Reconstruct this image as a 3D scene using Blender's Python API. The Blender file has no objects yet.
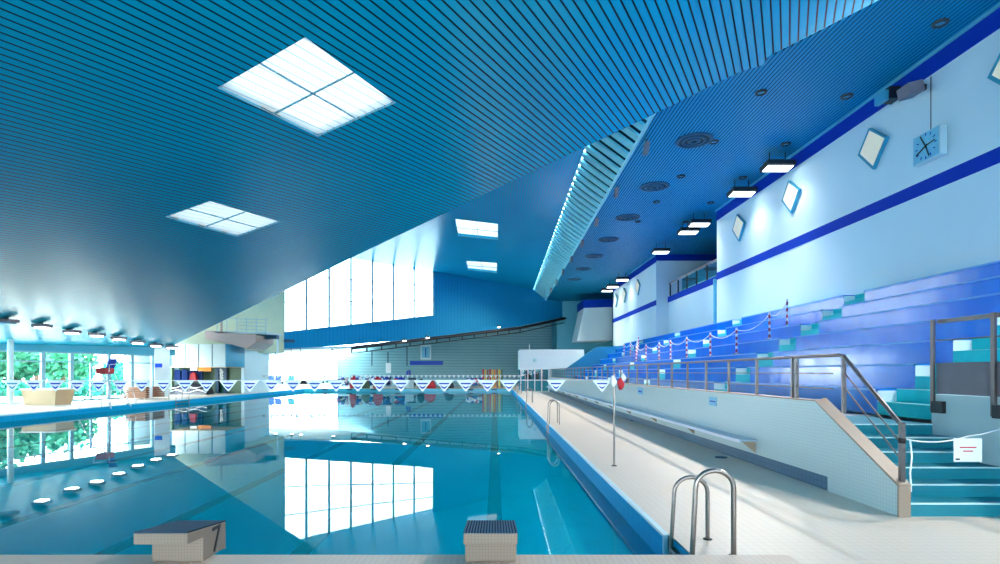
import bpy, math, random
from mathutils import Vector, Matrix
random.seed(7)
C = bpy.context.scene.collection
SC = bpy.context.scene

# ---------------------------------------------------------------- camera, sky, light, exposure
F, CX, HY, H = 535.0, 494.5, 372.0, 1.72          # focal length in px, vanishing point, eye height
cam_d = bpy.data.cameras.new('camera'); cam = bpy.data.objects.new('camera', cam_d); C.objects.link(cam)
cam.location = (0, 0, H); cam.rotation_euler = (math.pi/2, 0, 0)
cam_d.sensor_width = 36; cam_d.lens = 36*F/1000
cam_d.shift_x = (500-CX)/1000; cam_d.shift_y = (HY-282)/1000
cam_d.clip_end = 400
SC.camera = cam
SC.view_settings.view_transform = 'Standard'; SC.view_settings.look = 'None'
SC.view_settings.gamma = 1; SC.view_settings.use_curve_mapping = False
SC.view_settings.exposure = 0.98
cy = SC.cycles
cy.use_denoising = True; cy.max_bounces = 10; cy.diffuse_bounces = 5; cy.glossy_bounces = 4
cy.transmission_bounces = 6; cy.transparent_max_bounces = 16; cy.sample_clamp_indirect = 6; cy.blur_glossy = 0.3
cy.caustics_reflective = False
W = bpy.data.worlds.new('sky'); SC.world = W; W.use_nodes = True
bg = W.node_tree.nodes['Background']; bg.inputs[0].default_value = (0.80, 0.94, 1.0, 1); bg.inputs[1].default_value = 12.0

def portal(loc, rot, sx, sy):
    d = bpy.data.lights.new('daylight_opening', 'AREA'); d.shape = 'RECTANGLE'; d.size = sx; d.size_y = sy
    d.cycles.is_portal = True
    o = bpy.data.objects.new('daylight_opening', d); C.objects.link(o); o.location = loc; o.rotation_euler = rot
    return o

def Xp(x, Y): return (x-CX)*Y/F
def Zp(y, Y): return H-(y-HY)*Y/F

# ---------------------------------------------------------------- materials
def lin(c):
    c = c/255.0
    return c/12.92 if c <= 0.04045 else ((c+0.055)/1.055)**2.4
def rgb(r, g, b): return (lin(r), lin(g), lin(b), 1)
class NT:
    def __init__(s, name):
        s.m = bpy.data.materials.new(name); s.m.use_nodes = True; s.t = s.m.node_tree; s.n = s.t.nodes
        s.bsdf = s.n['Principled BSDF']; s.out = s.n['Material Output']
    def add(s, typ, **k):
        n = s.n.new(typ)
        for a, v in k.items(): setattr(n, a, v)
        return n
    def link(s, a, b): s.t.links.new(a, b)
    def math(s, op, a, b=None):
        n = s.n.new('ShaderNodeMath'); n.operation = op
        for i, v in enumerate((a, b)):
            if v is None: continue
            if isinstance(v, (int, float)): n.inputs[i].default_value = v
            else: s.link(v, n.inputs[i])
        return n.outputs[0]
    def mix(s, fac, a, b):
        n = s.n.new('ShaderNodeMix'); n.data_type = 'RGBA'
        for sock, v in ((n.inputs[0], fac), (n.inputs[6], a), (n.inputs[7], b)):
            if isinstance(v, (int, float)): sock.default_value = v
            elif isinstance(v, tuple): sock.default_value = v
            else: s.link(v, sock)
        return n.outputs[2]
    def pos(s):
        g = s.n.new('ShaderNodeTexCoord'); return g.outputs['Object']
    def noise(s, scale, detail=3, vec=None):
        n = s.n.new('ShaderNodeTexNoise'); n.inputs['Scale'].default_value = scale; n.inputs['Detail'].default_value = detail
        s.link(vec or s.pos(), n.inputs['Vector']); return n.outputs[0]
    def setp(s, **k):
        for a, v in k.items(): s.bsdf.inputs[a.replace('_', ' ')].default_value = v

def mat(name, col, rough=0.5, metal=0.0, spec=0.5, var=0.08, nscale=6.0, emit=None, es=0):
    t = NT(name)
    if var:
        d = tuple(c*(1-var*2) for c in col[:3])+(1,)
        l = tuple(min(1, c*(1+var)) for c in col[:3])+(1,)
        t.link(t.mix(t.noise(nscale), d, l), t.bsdf.inputs['Base Color'])
    else: t.setp(Base_Color=col)
    t.setp(Roughness=rough, Metallic=metal); t.bsdf.inputs['Specular IOR Level'].default_value = spec
    if emit: t.bsdf.inputs['Emission Color'].default_value = emit; t.bsdf.inputs['Emission Strength'].default_value = es
    return t.m

def slat_mat(name, col, groove, nx, ny, pitch, gw, rough=0.3, col2=None):
    """painted metal slats: grooves every pitch metres across direction (nx, ny)"""
    t = NT(name); sep = t.add('ShaderNodeSeparateXYZ'); t.link(t.pos(), sep.inputs[0])
    d = t.math('ADD', t.math('MULTIPLY', sep.outputs[0], nx/pitch), t.math('MULTIPLY', sep.outputs[1], ny/pitch))
    fr = t.math('FRACT', d); g = t.math('LESS_THAN', fr, gw)
    base = t.mix(t.noise(0.35, 2), col, col2 or tuple(c*0.8 for c in col[:3])+(1,))
    t.link(t.mix(g, base, groove), t.bsdf.inputs['Base Color'])
    t.link(t.math('ADD', t.math('MULTIPLY', g, 0.5), rough), t.bsdf.inputs['Roughness'])
    t.bsdf.inputs['Specular Tint'].default_value = (0.1, 0.8, 1, 1)
    b = t.add('ShaderNodeBump'); b.inputs['Strength'].default_value = 0.25; b.inputs['Distance'].default_value = 0.01
    t.link(t.math('SUBTRACT', 1.0, g), b.inputs['Height']); t.link(b.outputs[0], t.bsdf.inputs['Normal'])
    return t.m

def tile_mat(name, col, grout, size, axes='xy', rough=0.35, gw=0.08, stain=None, spec=0.5, dirt=0.5):
    t = NT(name); sep = t.add('ShaderNodeSeparateXYZ'); t.link(t.pos(), sep.inputs[0])
    ix = {'x': 0, 'y': 1, 'z': 2}; gs = []
    sx = size if isinstance(size, tuple) else (size, size)
    for a, sz in zip(axes, sx):
        fr = t.math('FRACT', t.math('DIVIDE', sep.outputs[ix[a]], sz)); gs.append(t.math('LESS_THAN', fr, gw))
    g = t.math('MAXIMUM', gs[0], gs[1])
    base = t.mix(t.noise(0.9, 5), col, stain or tuple(c*0.86 for c in col[:3])+(1,))
    base = t.mix(t.math('MULTIPLY', t.noise(14, 2), 0.25), base, tuple(min(1, c*1.12) for c in col[:3])+(1,))
    t.link(t.mix(g, base, grout), t.bsdf.inputs['Base Color'])
    t.setp(Roughness=rough); t.bsdf.inputs['Specular IOR Level'].default_value = spec
    return t.m

M = {}
M['ceil_low'] = slat_mat('teal_slat_ceiling', rgb(0, 160, 192), rgb(0, 22, 38), 0.876, -0.482, 0.19, 0.21, 0.27, rgb(0, 144, 188))
M['ceil_mid'] = slat_mat('blue_slat_ceiling_upper', rgb(0, 172, 215), rgb(0, 108, 150), 1, 0, 0.15, 0.2, 0.22)
M['ceil_right'] = slat_mat('blue_slat_ceiling_stand', rgb(0, 142, 186), rgb(0, 56, 92), 1, 0, 0.12, 0.3, 0.4, rgb(0, 130, 178))
M['clad'] = slat_mat('blue_metal_cladding', rgb(20, 140, 196), rgb(8, 110, 170), 1, 0, 0.3, 0.1, 0.4)
M['fascia'] = mat('pale_turquoise_slat', rgb(150, 225, 232), 0.35)
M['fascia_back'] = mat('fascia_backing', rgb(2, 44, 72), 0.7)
M['deck'] = tile_mat('beige_deck_tiles', rgb(218, 206, 192), rgb(196, 184, 170), 0.10, 'xy', 0.42, 0.06, rgb(206, 193, 178))
M['strip'] = tile_mat('beige_end_ledge_tiles', rgb(214, 196, 180), rgb(186, 166, 152), 0.05, 'xy', 0.5, 0.1, rgb(196, 176, 162))
M['poolwall'] = tile_mat('blue_pool_wall_tiles', rgb(0, 172, 226), rgb(40, 195, 235), (0.25, 0.125), 'yz', 0.6, 0.03, spec=0.08)
M['poolend'] = tile_mat('turquoise_pool_end_tiles', rgb(60, 190, 215), rgb(120, 215, 230), (0.25, 0.125), 'xz', 0.2, 0.03)
M['poolfloor'] = tile_mat('turquoise_pool_floor_tiles', rgb(30, 228, 250), rgb(20, 216, 244), 0.25, 'xy', 0.5, 0.04, rgb(20, 220, 248))
M['lane'] = mat('black_lane_tile', rgb(0, 20, 34), 0.5)
M['coping'] = mat('pale_coping', rgb(206, 236, 244), 0.3)
M['notch'] = tile_mat('dark_grey_mosaic', rgb(70, 100, 112), rgb(120, 150, 160), 0.03, 'xz', 0.4, 0.15)
M['stile'] = tile_mat('white_wall_mosaic', rgb(196, 214, 216), rgb(176, 198, 202), 0.05, 'yz', 0.3, 0.14, rgb(186, 208, 212))
M['kerbtile'] = tile_mat('marbled_blue_kerb_tiles', rgb(70, 120, 150), rgb(30, 80, 110), 0.1, 'yz', 0.3, 0.08, rgb(20, 60, 100))
M['capstone'] = mat('brown_tile_capping', rgb(150, 132, 118), 0.45, nscale=30)
M['concrete'] = mat('grey_concrete', rgb(140, 142, 150), 0.7, nscale=3)
M['white'] = mat('white_wall_paint', rgb(212, 235, 242), 0.5, var=0.03, nscale=0.6)
M['offwhite'] = mat('off_white_paint', rgb(190, 216, 222), 0.55, var=0.05, nscale=1)
M['paleteal'] = mat('pale_teal_paint', rgb(96, 186, 208), 0.5, var=0.05)
M['tealwall'] = mat('teal_paint', rgb(40, 150, 180), 0.5, var=0.05)
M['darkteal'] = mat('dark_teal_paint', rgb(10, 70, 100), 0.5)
M['navy'] = mat('royal_blue_band_paint', rgb(0, 56, 176), 0.6, spec=0.12, var=0.06)
M['green'] = mat('pale_green_wall_paint', rgb(222, 232, 200), 0.6, var=0.06, nscale=0.7)
M['greendk'] = mat('olive_green_panel', rgb(86, 112, 92), 0.6)
M['brown'] = mat('brown_pink_concrete', rgb(178, 156, 150), 0.6)
M['wood'] = mat('brown_wood', rgb(150, 104, 76), 0.6)
M['tan'] = mat('tan_tub_plaster', rgb(196, 172, 136), 0.6, nscale=2)
M['steel'] = mat('brushed_stainless_steel', rgb(150, 140, 136), 0.28, 1.0, nscale=40)
M['rail'] = mat('satin_steel_rail', rgb(116, 110, 112), 0.35, 0.85, nscale=20)
M['mesh'] = mat('grey_guard_panel', rgb(120, 116, 128), 0.6)
M['dark'] = mat('dark_grey_metal', rgb(40, 44, 52), 0.5)
M['black'] = mat('black_paint', rgb(12, 14, 18), 0.5)
M['frame'] = mat('grey_blue_window_frame', rgb(110, 160, 180), 0.4)
M['frame_lt'] = mat('pale_window_frame', rgb(170, 205, 222), 0.4)
M['blockside'] = tile_mat('beige_block_mosaic', rgb(140, 122, 108), rgb(122, 106, 94), 0.025, 'xz', 0.5, 0.15)
M['blocktop'] = slat_mat('dark_blue_grip_tread', rgb(56, 78, 110), rgb(20, 28, 48), 1, 0, 0.022, 0.45, 0.5)
M['aisle'] = mat('bright_teal_aisle_paint', rgb(0, 196, 208), 0.5, spec=0.2, var=0.06)
M['teal_step'] = mat('teal_step_paint', rgb(6, 126, 146), 0.42, var=0.1, nscale=3)
M['teal_nose'] = mat('pale_step_nosing', rgb(190, 228, 230), 0.5)
M['red'] = mat('red_plastic', rgb(200, 34, 50), 0.5)
M['blue'] = mat('blue_plastic', rgb(24, 70, 190), 0.5)
M['yellow'] = mat('yellow_foam', rgb(220, 196, 70), 0.7)
M['orange'] = mat('orange_sign', rgb(230, 140, 40), 0.6)
M['plastic_w'] = mat('white_plastic', rgb(232, 238, 242), 0.4, var=0.03)
M['panelw'] = mat('white_canopy_panel', rgb(186, 200, 200), 0.5, var=0.03)
M['tieredge'] = mat('pale_blue_tier_edge', rgb(96, 176, 236), 0.5, var=0.15, nscale=2)
M['bench'] = mat('white_bench_edge', rgb(228, 232, 248), 0.35, var=0.03)
M['benchtop'] = mat('pale_blue_bench_slab', rgb(170, 200, 220), 0.4)
M['bracket'] = mat('tan_bracket', rgb(170, 150, 130), 0.6)
M['tarp'] = mat('black_tarpaulin', rgb(14, 20, 36), 0.45)
M['bluecloth'] = mat('blue_cloth', rgb(26, 60, 130), 0.8)
M['signblue'] = mat('light_blue_sign', rgb(120, 200, 236), 0.4)
M['leaf'] = mat('green_foliage', rgb(24, 116, 84), 0.7, var=0.4, nscale=1.6)
M['leaf2'] = mat('teal_foliage', rgb(30, 140, 120), 0.7, var=0.3, nscale=2)
M['bark'] = mat('bark', rgb(80, 60, 46), 0.8)
M['terrace'] = mat('pale_terrace', rgb(150, 170, 176), 0.7)
M['cream'] = mat('cream_lamp_face', rgb(238, 226, 200), 0.5, var=0.03, emit=rgb(250, 235, 205), es=0.12)
M['lamp'] = mat('lit_lamp_face', rgb(255, 255, 250), 0.5, var=0, emit=(1, 0.98, 0.94, 1), es=11)
M['lampsoft'] = mat('lit_flood_face', rgb(255, 255, 250), 0.5, var=0, emit=(0.92, 0.98, 1, 1), es=3.0)
M['bluelens'] = mat('pale_blue_lens', rgb(70, 170, 205), 0.3)
M['clockface'] = mat('pale_blue_clock_face', rgb(120, 200, 225), 0.4)
# tiles of the far wall: horizontal courses
M['fartile'] = tile_mat('teal_grey_brick_courses', rgb(148, 196, 204), rgb(104, 154, 170), (0.34, 0.34), 'zz', 0.6, 0.2, rgb(122, 176, 190))

def blue_paint():
    t = NT('worn_blue_tier_paint')
    n = t.noise(0.7, 6); n2 = t.add('ShaderNodeTexNoise'); n2.inputs['Scale'].default_value = 3; n2.inputs['Detail'].default_value = 6
    mp = t.add('ShaderNodeMapping'); mp.inputs['Scale'].default_value = (1, 1, 0.25); t.link(t.pos(), mp.inputs[0]); t.link(mp.outputs[0], n2.inputs['Vector'])
    a = t.mix(n, rgb(0, 104, 212), rgb(0, 146, 230))
    f = t.math('MULTIPLY', t.math('SUBTRACT', n2.outputs[0], 0.55), 3.0)
    f = t.math('MINIMUM', t.math('MAXIMUM', f, 0.0), 0.3)
    t.link(t.mix(f, a, rgb(20, 150, 240)), t.bsdf.inputs['Base Color'])
    t.link(t.math('ADD', t.math('MULTIPLY', n2.outputs[0], 0.34), -0.02), t.bsdf.inputs['Roughness'])
    t.bsdf.inputs['Specular IOR Level'].default_value = 0.5
    b = t.add('ShaderNodeBump'); b.inputs['Strength'].default_value = 0.15; b.inputs['Distance'].default_value = 0.02
    t.link(n2.outputs[0], b.inputs['Height']); t.link(b.outputs[0], t.bsdf.inputs['Normal'])
    return t.m
M['tier'] = blue_paint()

def glass(name, tint, refl=1.45, rough=0.0):
    t = NT(name); tr = t.add('ShaderNodeBsdfTransparent'); tr.inputs[0].default_value = tint
    gl = t.add('ShaderNodeBsdfGlossy'); gl.inputs['Roughness'].default_value = rough
    fr = t.add('ShaderNodeFresnel'); fr.inputs[0].default_value = refl
    mx = t.add('ShaderNodeMixShader'); t.link(fr.outputs[0], mx.inputs[0]); t.link(tr.outputs[0], mx.inputs[1]); t.link(gl.outputs[0], mx.inputs[2])
    t.link(mx.outputs[0], t.out.inputs[0]); return t, fr, gl
M['glass'] = glass('window_glass', (0.93, 0.97, 0.98, 1), 1.2)[0].m
M['hazeglass'] = glass('hazy_daylight_glazing', (0.34, 0.37, 0.38, 1), 1.2)[0].m
M['tealglass'] = glass('teal_glass', (0.35, 0.75, 0.8, 1), 1.45)[0].m
def polycarb():
    t = NT('ribbed_rooflight_sheet'); sep = t.add('ShaderNodeSeparateXYZ'); t.link(t.pos(), sep.inputs[0])
    d = t.math('ADD', t.math('MULTIPLY', sep.outputs[0], 0.876/0.25), t.math('MULTIPLY', sep.outputs[1], -0.482/0.25))
    g = t.math('LESS_THAN', t.math('FRACT', d), 0.15)
    tr = t.add('ShaderNodeBsdfTransparent'); t.link(t.mix(g, (0.02, 0.022, 0.023, 1), (0.008, 0.011, 0.013, 1)), tr.inputs[0])
    tl_ = t.add('ShaderNodeBsdfTranslucent'); t.link(t.mix(g, (0.05, 0.053, 0.053, 1), (0.026, 0.034, 0.04, 1)), tl_.inputs[0])
    ad = t.add('ShaderNodeAddShader'); t.link(tr.outputs[0], ad.inputs[0]); t.link(tl_.outputs[0], ad.inputs[1])
    t.link(ad.outputs[0], t.out.inputs[0]); return t.m
M['polycarb'] = polycarb()
tw, fr, gl = glass('pool_water', (0.40, 0.95, 0.99, 1), 1.333)
_df = tw.add('ShaderNodeBsdfDiffuse'); _df.inputs[0].default_value = (0.0, 0.80, 1.0, 1)
_mx = tw.add('ShaderNodeMixShader'); _mx.inputs[0].default_value = 0.30
_top = [n for n in tw.n if n.type == 'MIX_SHADER' and n != _mx][0]; _tr = [n for n in tw.n if n.type == 'BSDF_TRANSPARENT'][0]
tw.link(_tr.outputs[0], _mx.inputs[1]); tw.link(_df.outputs[0], _mx.inputs[2]); tw.link(_mx.outputs[0], _top.inputs[1])
wn = tw.add('ShaderNodeTexNoise'); wn.inputs['Scale'].default_value = 1.3; wn.inputs['Detail'].default_value = 2
tw.link(tw.pos(), wn.inputs['Vector'])
wb = tw.add('ShaderNodeBump'); wb.inputs['Strength'].default_value = 0.02; wb.inputs['Distance'].default_value = 0.02
tw.link(wn.outputs[0], wb.inputs['Height']); tw.link(wb.outputs[0], gl.inputs['Normal'])
M['water'] = tw.m
def stripe_mat(name, a, b, pitch):
    t = NT(name); sep = t.add('ShaderNodeSeparateXYZ'); t.link(t.pos(), sep.inputs[0])
    g = t.math('LESS_THAN', t.math('FRACT', t.math('DIVIDE', sep.outputs[2], pitch)), 0.5)
    t.link(t.mix(g, a, b), t.bsdf.inputs['Base Color']); return t.m
M['redwhite'] = stripe_mat('red_white_stripes', rgb(235, 235, 240), rgb(170, 24, 60), 0.22)
def rope_mat():
    t = NT('blue_white_red_rope_floats'); v = t.add('ShaderNodeTexVoronoi'); v.inputs['Scale'].default_value = 3.2; t.link(t.pos(), v.inputs['Vector'])
    r = t.add('ShaderNodeValToRGB'); sp = t.add('ShaderNodeSeparateColor'); t.link(v.outputs['Color'], sp.inputs[0]); t.link(sp.outputs[0], r.inputs[0])
    r.color_ramp.interpolation = 'CONSTANT'
    e = r.color_ramp.elements; e[0].color = rgb(20, 50, 160); e[1].position = 0.35; e[1].color = rgb(225, 232, 240)
    for p, c in ((0.6, rgb(30, 110, 200)), (0.78, rgb(20, 40, 90)), (0.9, rgb(200, 40, 70))):
        q = e.new(p); q.color = c
    t.link(r.outputs[0], t.bsdf.inputs['Base Color']); return t.m
M['ropes'] = rope_mat()

# ---------------------------------------------------------------- mesh helpers
class MB:
    def __init__(s): s.v = []; s.f = []; s.mi = []; s.mats = []; s.smooth = []
    def _m(s, m):
        if m is None: return 0
        if m not in s.mats: s.mats.append(m)
        return s.mats.index(m)
    def face(s, pts, m=None, sm=False):
        i = len(s.v); s.v += [tuple(p) for p in pts]; s.f.append(list(range(i, i+len(pts)))); s.mi.append(s._m(m)); s.smooth.append(sm); return s
    def poly(s, v, f, m=None, sm=False):
        i = len(s.v); s.v += [tuple(p) for p in v]
        for q in f: s.f.append([a+i for a in q]); s.mi.append(s._m(m)); s.smooth.append(sm)
        return s
    def box(s, x0, x1, y0, y1, z0, z1, m=None):
        v = [(x0, y0, z0), (x1, y0, z0), (x1, y1, z0), (x0, y1, z0), (x0, y0, z1), (x1, y0, z1), (x1, y1, z1), (x0, y1, z1)]
        return s.poly(v, [(0, 3, 2, 1), (4, 5, 6, 7), (0, 1, 5, 4), (1, 2, 6, 5), (2, 3, 7, 6), (3, 0, 4, 7)], m)
    def obox(s, c, ax, ay, az, m=None):
        """box from centre and three half-axis vectors"""
        c, ax, ay, az = map(Vector, (c, ax, ay, az)); v = []
        for k in (-1, 1):
            for (i, j) in ((-1, -1), (1, -1), (1, 1), (-1, 1)): v.append(c+ax*i+ay*j+az*k)
        return s.poly(v, [(0, 3, 2, 1), (4, 5, 6, 7), (0, 1, 5, 4), (1, 2, 6, 5), (2, 3, 7, 6), (3, 0, 4, 7)], m)
    def prism(s, pts, ext, m=None):
        """closed polygon pts (3d) extruded by vector ext"""
        e = Vector(ext); n = len(pts); a = [Vector(p) for p in pts]; b = [p+e for p in a]
        f = [tuple(range(n)), tuple(range(2*n-1, n-1, -1))]+[(i, i+n, (i+1) % n+n, (i+1) % n) for i in range(n)]
        return s.poly(a+b, f, m)
    def tube(s, pts, r, m=None, n=10, cap=True):
        P = [Vector(p) for p in pts]; rr = r if isinstance(r, (list, tuple)) else [r]*len(P)
        rings = []; up = None
        for i, p in enumerate(P):
            d = (P[min(i+1, len(P)-1)]-P[max(i-1, 0)]).normalized()
            if up is None: up = d.orthogonal().normalized()
            up = (up-d*up.dot(d)).normalized(); w = d.cross(up)
            rings.append([p+(up*math.cos(t)+w*math.sin(t))*rr[i] for t in [2*math.pi*k/n for k in range(n)]])
        v = [q for R in rings for q in R]; f = []
        for i in range(len(P)-1):
            for k in range(n): f.append((i*n+k, i*n+(k+1) % n, (i+1)*n+(k+1) % n, (i+1)*n+k))
        s.poly(v, f, m, True)
        if cap:
            s.poly(rings[0][::-1], [tuple(range(n))], m); s.poly(rings[-1], [tuple(range(n))], m)
        return s
    def lathe(s, c, prof, m=None, n=24, axis='z'):
        """prof: list of (r, h)"""
        c = Vector(c); v = []
        for (r, h) in prof:
            for k in range(n):
                t = 2*math.pi*k/n; p = Vector((r*math.cos(t), r*math.sin(t), h))
                if axis == 'x': p = Vector((h, p.x, p.y))
                if axis == 'y': p = Vector((p.x, h, p.y))
                v.append(c+p)
        f = [(i*n+k, i*n+(k+1) % n, (i+1)*n+(k+1) % n, (i+1)*n+k) for i in range(len(prof)-1) for k in range(n)]
        return s.poly(v, f, m, True)
    def build(s, name, m=None, parent=None, origin=None, bevel=0):
        me = bpy.data.meshes.new(name); org = Vector(origin) if origin else Vector((0, 0, 0))
        me.from_pydata([tuple(Vector(v)-org) for v in s.v], [], s.f)
        mats = s.mats if s.mats else [m]
        for q in mats: me.materials.append(q if not isinstance(q, str) else M[q])
        for p, i, sm in zip(me.polygons, s.mi, s.smooth): p.material_index = i; p.use_smooth = sm
        me.update()
        o = bpy.data.objects.new(name, me); C.objects.link(o); o.location = org
        if parent is not None: o.parent = parent; o.location = org-parent.location if origin else -Vector(parent.location)
        if bevel:
            b = o.modifiers.new('bevel', 'BEVEL'); b.width = bevel; b.segments = 2; b.limit_method = 'ANGLE'
        return o
def m_(k): return M[k]
def tag(o, label, cat, group=None, kind=None):
    o['label'] = label; o['category'] = cat
    if group: o['group'] = group
    if kind: o['kind'] = kind
    return o
def thing(name, label, cat, loc, group=None):
    o = bpy.data.objects.new(name, None); o.empty_display_size = 0.2; C.objects.link(o); o.location = loc
    return tag(o, label, cat, group)
def struct(name, mb, m=None, parent=None):
    o = mb.build(name, M[m] if m else None, parent)
    if parent is None: o['kind'] = 'structure'
    return o
def copy_tree(o, loc, label=None):
    r = o.copy(); C.objects.link(r); r.location = loc
    if label: r['label'] = label
    def rec(a, b):
        for ch in list(a.children):
            c = ch.copy(); C.objects.link(c); c.parent = b; rec(ch, c)
    rec(o, r); return r
ORD = ['nearest', 'second nearest', 'third nearest', 'fourth nearest', 'fifth nearest', 'sixth nearest', 'seventh nearest', 'eighth nearest', 'ninth nearest', 'tenth nearest', 'eleventh nearest', 'twelfth nearest', 'thirteenth nearest', 'fourteenth nearest']
LR = ['leftmost', 'second from left', 'third from left', 'fourth from left', 'fifth from left', 'sixth from left', 'seventh from left', 'eighth from left', 'ninth from left', 'tenth from left', 'eleventh from left']

# ---------------------------------------------------------------- floor, pool
PL, PR, PN, PF = -19.7, 1.79, 4.46, 55.3
WZ, FZ = -0.29, -0.62
fl = MB()
def top(x0, x1, y0, y1): fl.box(x0, x1, y0, y1, -0.28, 0)
top(1.86, 20, PN, 5.65); top(PR, 20, 5.65, PF); top(-46, PL, PN, PF); top(-46, 20, PF, 72); top(-46, 20, -9, PN)
struct('floor', fl, 'deck')
bs = MB()
bs.face([(PL-1, PN-1, FZ), (PR+1, PN-1, FZ), (PR+1, PF+1, FZ), (PL-1, PF+1, FZ)], M['poolfloor'])
bs.box(PL-0.3, PL+.01, PN, PF, FZ-0.1, -0.012, M['poolwall']); bs.box(PR-.01, PR+0.3, 5.65, PF, FZ-0.1, -0.012, M['poolwall'])
bs.box(1.85, 2.2, PN-0.1, 5.75, FZ-0.1, -0.012, M['poolwall'])
bs.box(PR, 1.87, 5.64, 5.70, FZ-0.1, -0.008, M['notch'])
bs.box(PL-0.3, PR+0.3, PF-.01, PF+0.3, FZ-0.1, -0.012, M['poolend']); bs.box(PL-0.3, PR+0.4, PN-0.3, PN+.01, FZ-0.1, -0.012, M['poolend'])
pool = thing('pool_basin', 'sunken rectangular swimming pool basin lined with turquoise and blue tiles', 'swimming pool', (-9, 30, FZ))
bs.build('basin_shell', None, pool)
cp = MB()
cp.box(PR-0.012, PR+0.05, 5.65, PF, -0.022, 0.006); cp.box(PL-0.06, PL+0.012, PN, PF, -0.05, 0.006)
cp.box(PR-0.012, PR+0.03, 5.62, 5.66, FZ, 0.006)
cp.build('pool_edge_coping', M['coping'], pool)
for i in range(8):
    x = -17.5+2.5*i
    b = MB(); b.box(x-0.12, x+0.12, PN+1.6, PF-1.8, FZ, FZ+0.012); b.box(x-0.45, x+0.45, PF-2.0, PF-1.75, FZ, FZ+0.012)
    b.build('lane_line', M['lane'], pool)
    b = MB(); b.box(x-0.28, x+0.28, PF-0.05, PF+0.0, -0.16, -0.03); b.build('lane_anchor_plate', M['darkteal'], pool)
wt = MB(); wt.face([(PL, PN, WZ), (1.86, PN, WZ), (1.86, 5.65, WZ), (PR, 5.65, WZ), (PR, PF, WZ), (PL, PF, WZ)])
tag(wt.build('pool_water', M['water']), 'calm mirror-like turquoise water filling the swimming pool', 'water')
# raised end ledge with starting blocks
lg = MB(); lg.box(-28, 2.45, 3.2, PN, 0, 0.2)
tag(lg.build('end_ledge', M['strip'], bevel=0.01), 'low beige tiled ledge across the near end of the pool, carrying the starting blocks', 'ledge')
def text_mesh(txt, size, name, mtl, parent, mw, depth=0.002):
    cu = bpy.data.curves.new('t', 'FONT'); cu.body = txt; cu.size = size; cu.extrude = depth; cu.align_x = 'CENTER'; cu.align_y = 'CENTER'
    o = bpy.data.objects.new('t', cu); C.objects.link(o)
    me = bpy.data.meshes.new_from_object(o.evaluated_get(bpy.context.evaluated_depsgraph_get()))
    bpy.data.objects.remove(o); me.name = name; me.transform(mw)
    me.materials.clear(); me.materials.append(M[mtl]); r = bpy.data.objects.new(name, me); C.objects.link(r)
    if parent is not None: r.parent = parent; r.location = -Vector(parent.location)
    return r
def block(x, num, label):
    t = thing('starting_block', label, 'starting block', (x, 4.35, 0.2), 'starting blocks on the near ledge')
    w = 0.205
    b = MB(); prof = [(4.05, 0.498), (4.63, 0.425), (4.63, 0.19), (4.56, 0.205), (4.27, 0.205), (4.27, 0.40), (4.05, 0.412)]
    b.prism([(x-w, y, z) for y, z in prof], (2*w, 0, 0)); b.build('block_body', M['blockside'], t, bevel=0.006)
    b = MB(); b.prism([(x-w, 4.05, 0.499), (x-w, 4.63, 0.426), (x-w, 4.63, 0.436), (x-w, 4.05, 0.51)], (2*w, 0, 0)); b.build('grip_tread', M['blocktop'], t)
    b = MB(); b.box(x-w+0.03, x+w-0.03, 4.30, 4.5, 0.199, 0.215); b.build('block_foot', M['dark'], t)
    mw = Matrix.Translation((x+w+0.001, 4.47, 0.318)) @ Matrix.Rotation(math.pi/2, 4, 'Z') @ Matrix.Rotation(math.pi/2, 4, 'X')
    text_mesh(num, 0.34, 'block_number', 'black', t, mw @ Matrix.Scale(0.9, 4))
    return t
block(-2.53, '7', 'beige tiled starting block marked 7, at lower left of the ledge')
block(-0.03, '8', 'beige starting block with dark grip top, seen straight from behind at bottom centre')

# ---------------------------------------------------------------- ceilings
A_, B_, Z0 = 0.196, -0.035, 9.22
def zl(x, y): return Z0+A_*x+B_*y
def onlow(px, py):
    u = (px-CX)/F; v = (HY-py)/F; Y = (Z0-H)/(v-A_*u-B_); return Vector((u*Y, Y, H+v*Y))
RZ = 10.15
def onright(px, py):
    v = (HY-py)/F; Y = (RZ-H)/v; return Vector(((px-CX)/F*Y, Y, RZ))
E0 = onlow(150, 354); E0b = onlow(170, 347); E1 = onlow(353, 257); E2 = onlow(645, 118.5); E3 = onlow(742, 71)
R1 = onright(646, 118); R2 = onright(750, 67); R3 = onright(882, 0)
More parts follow.
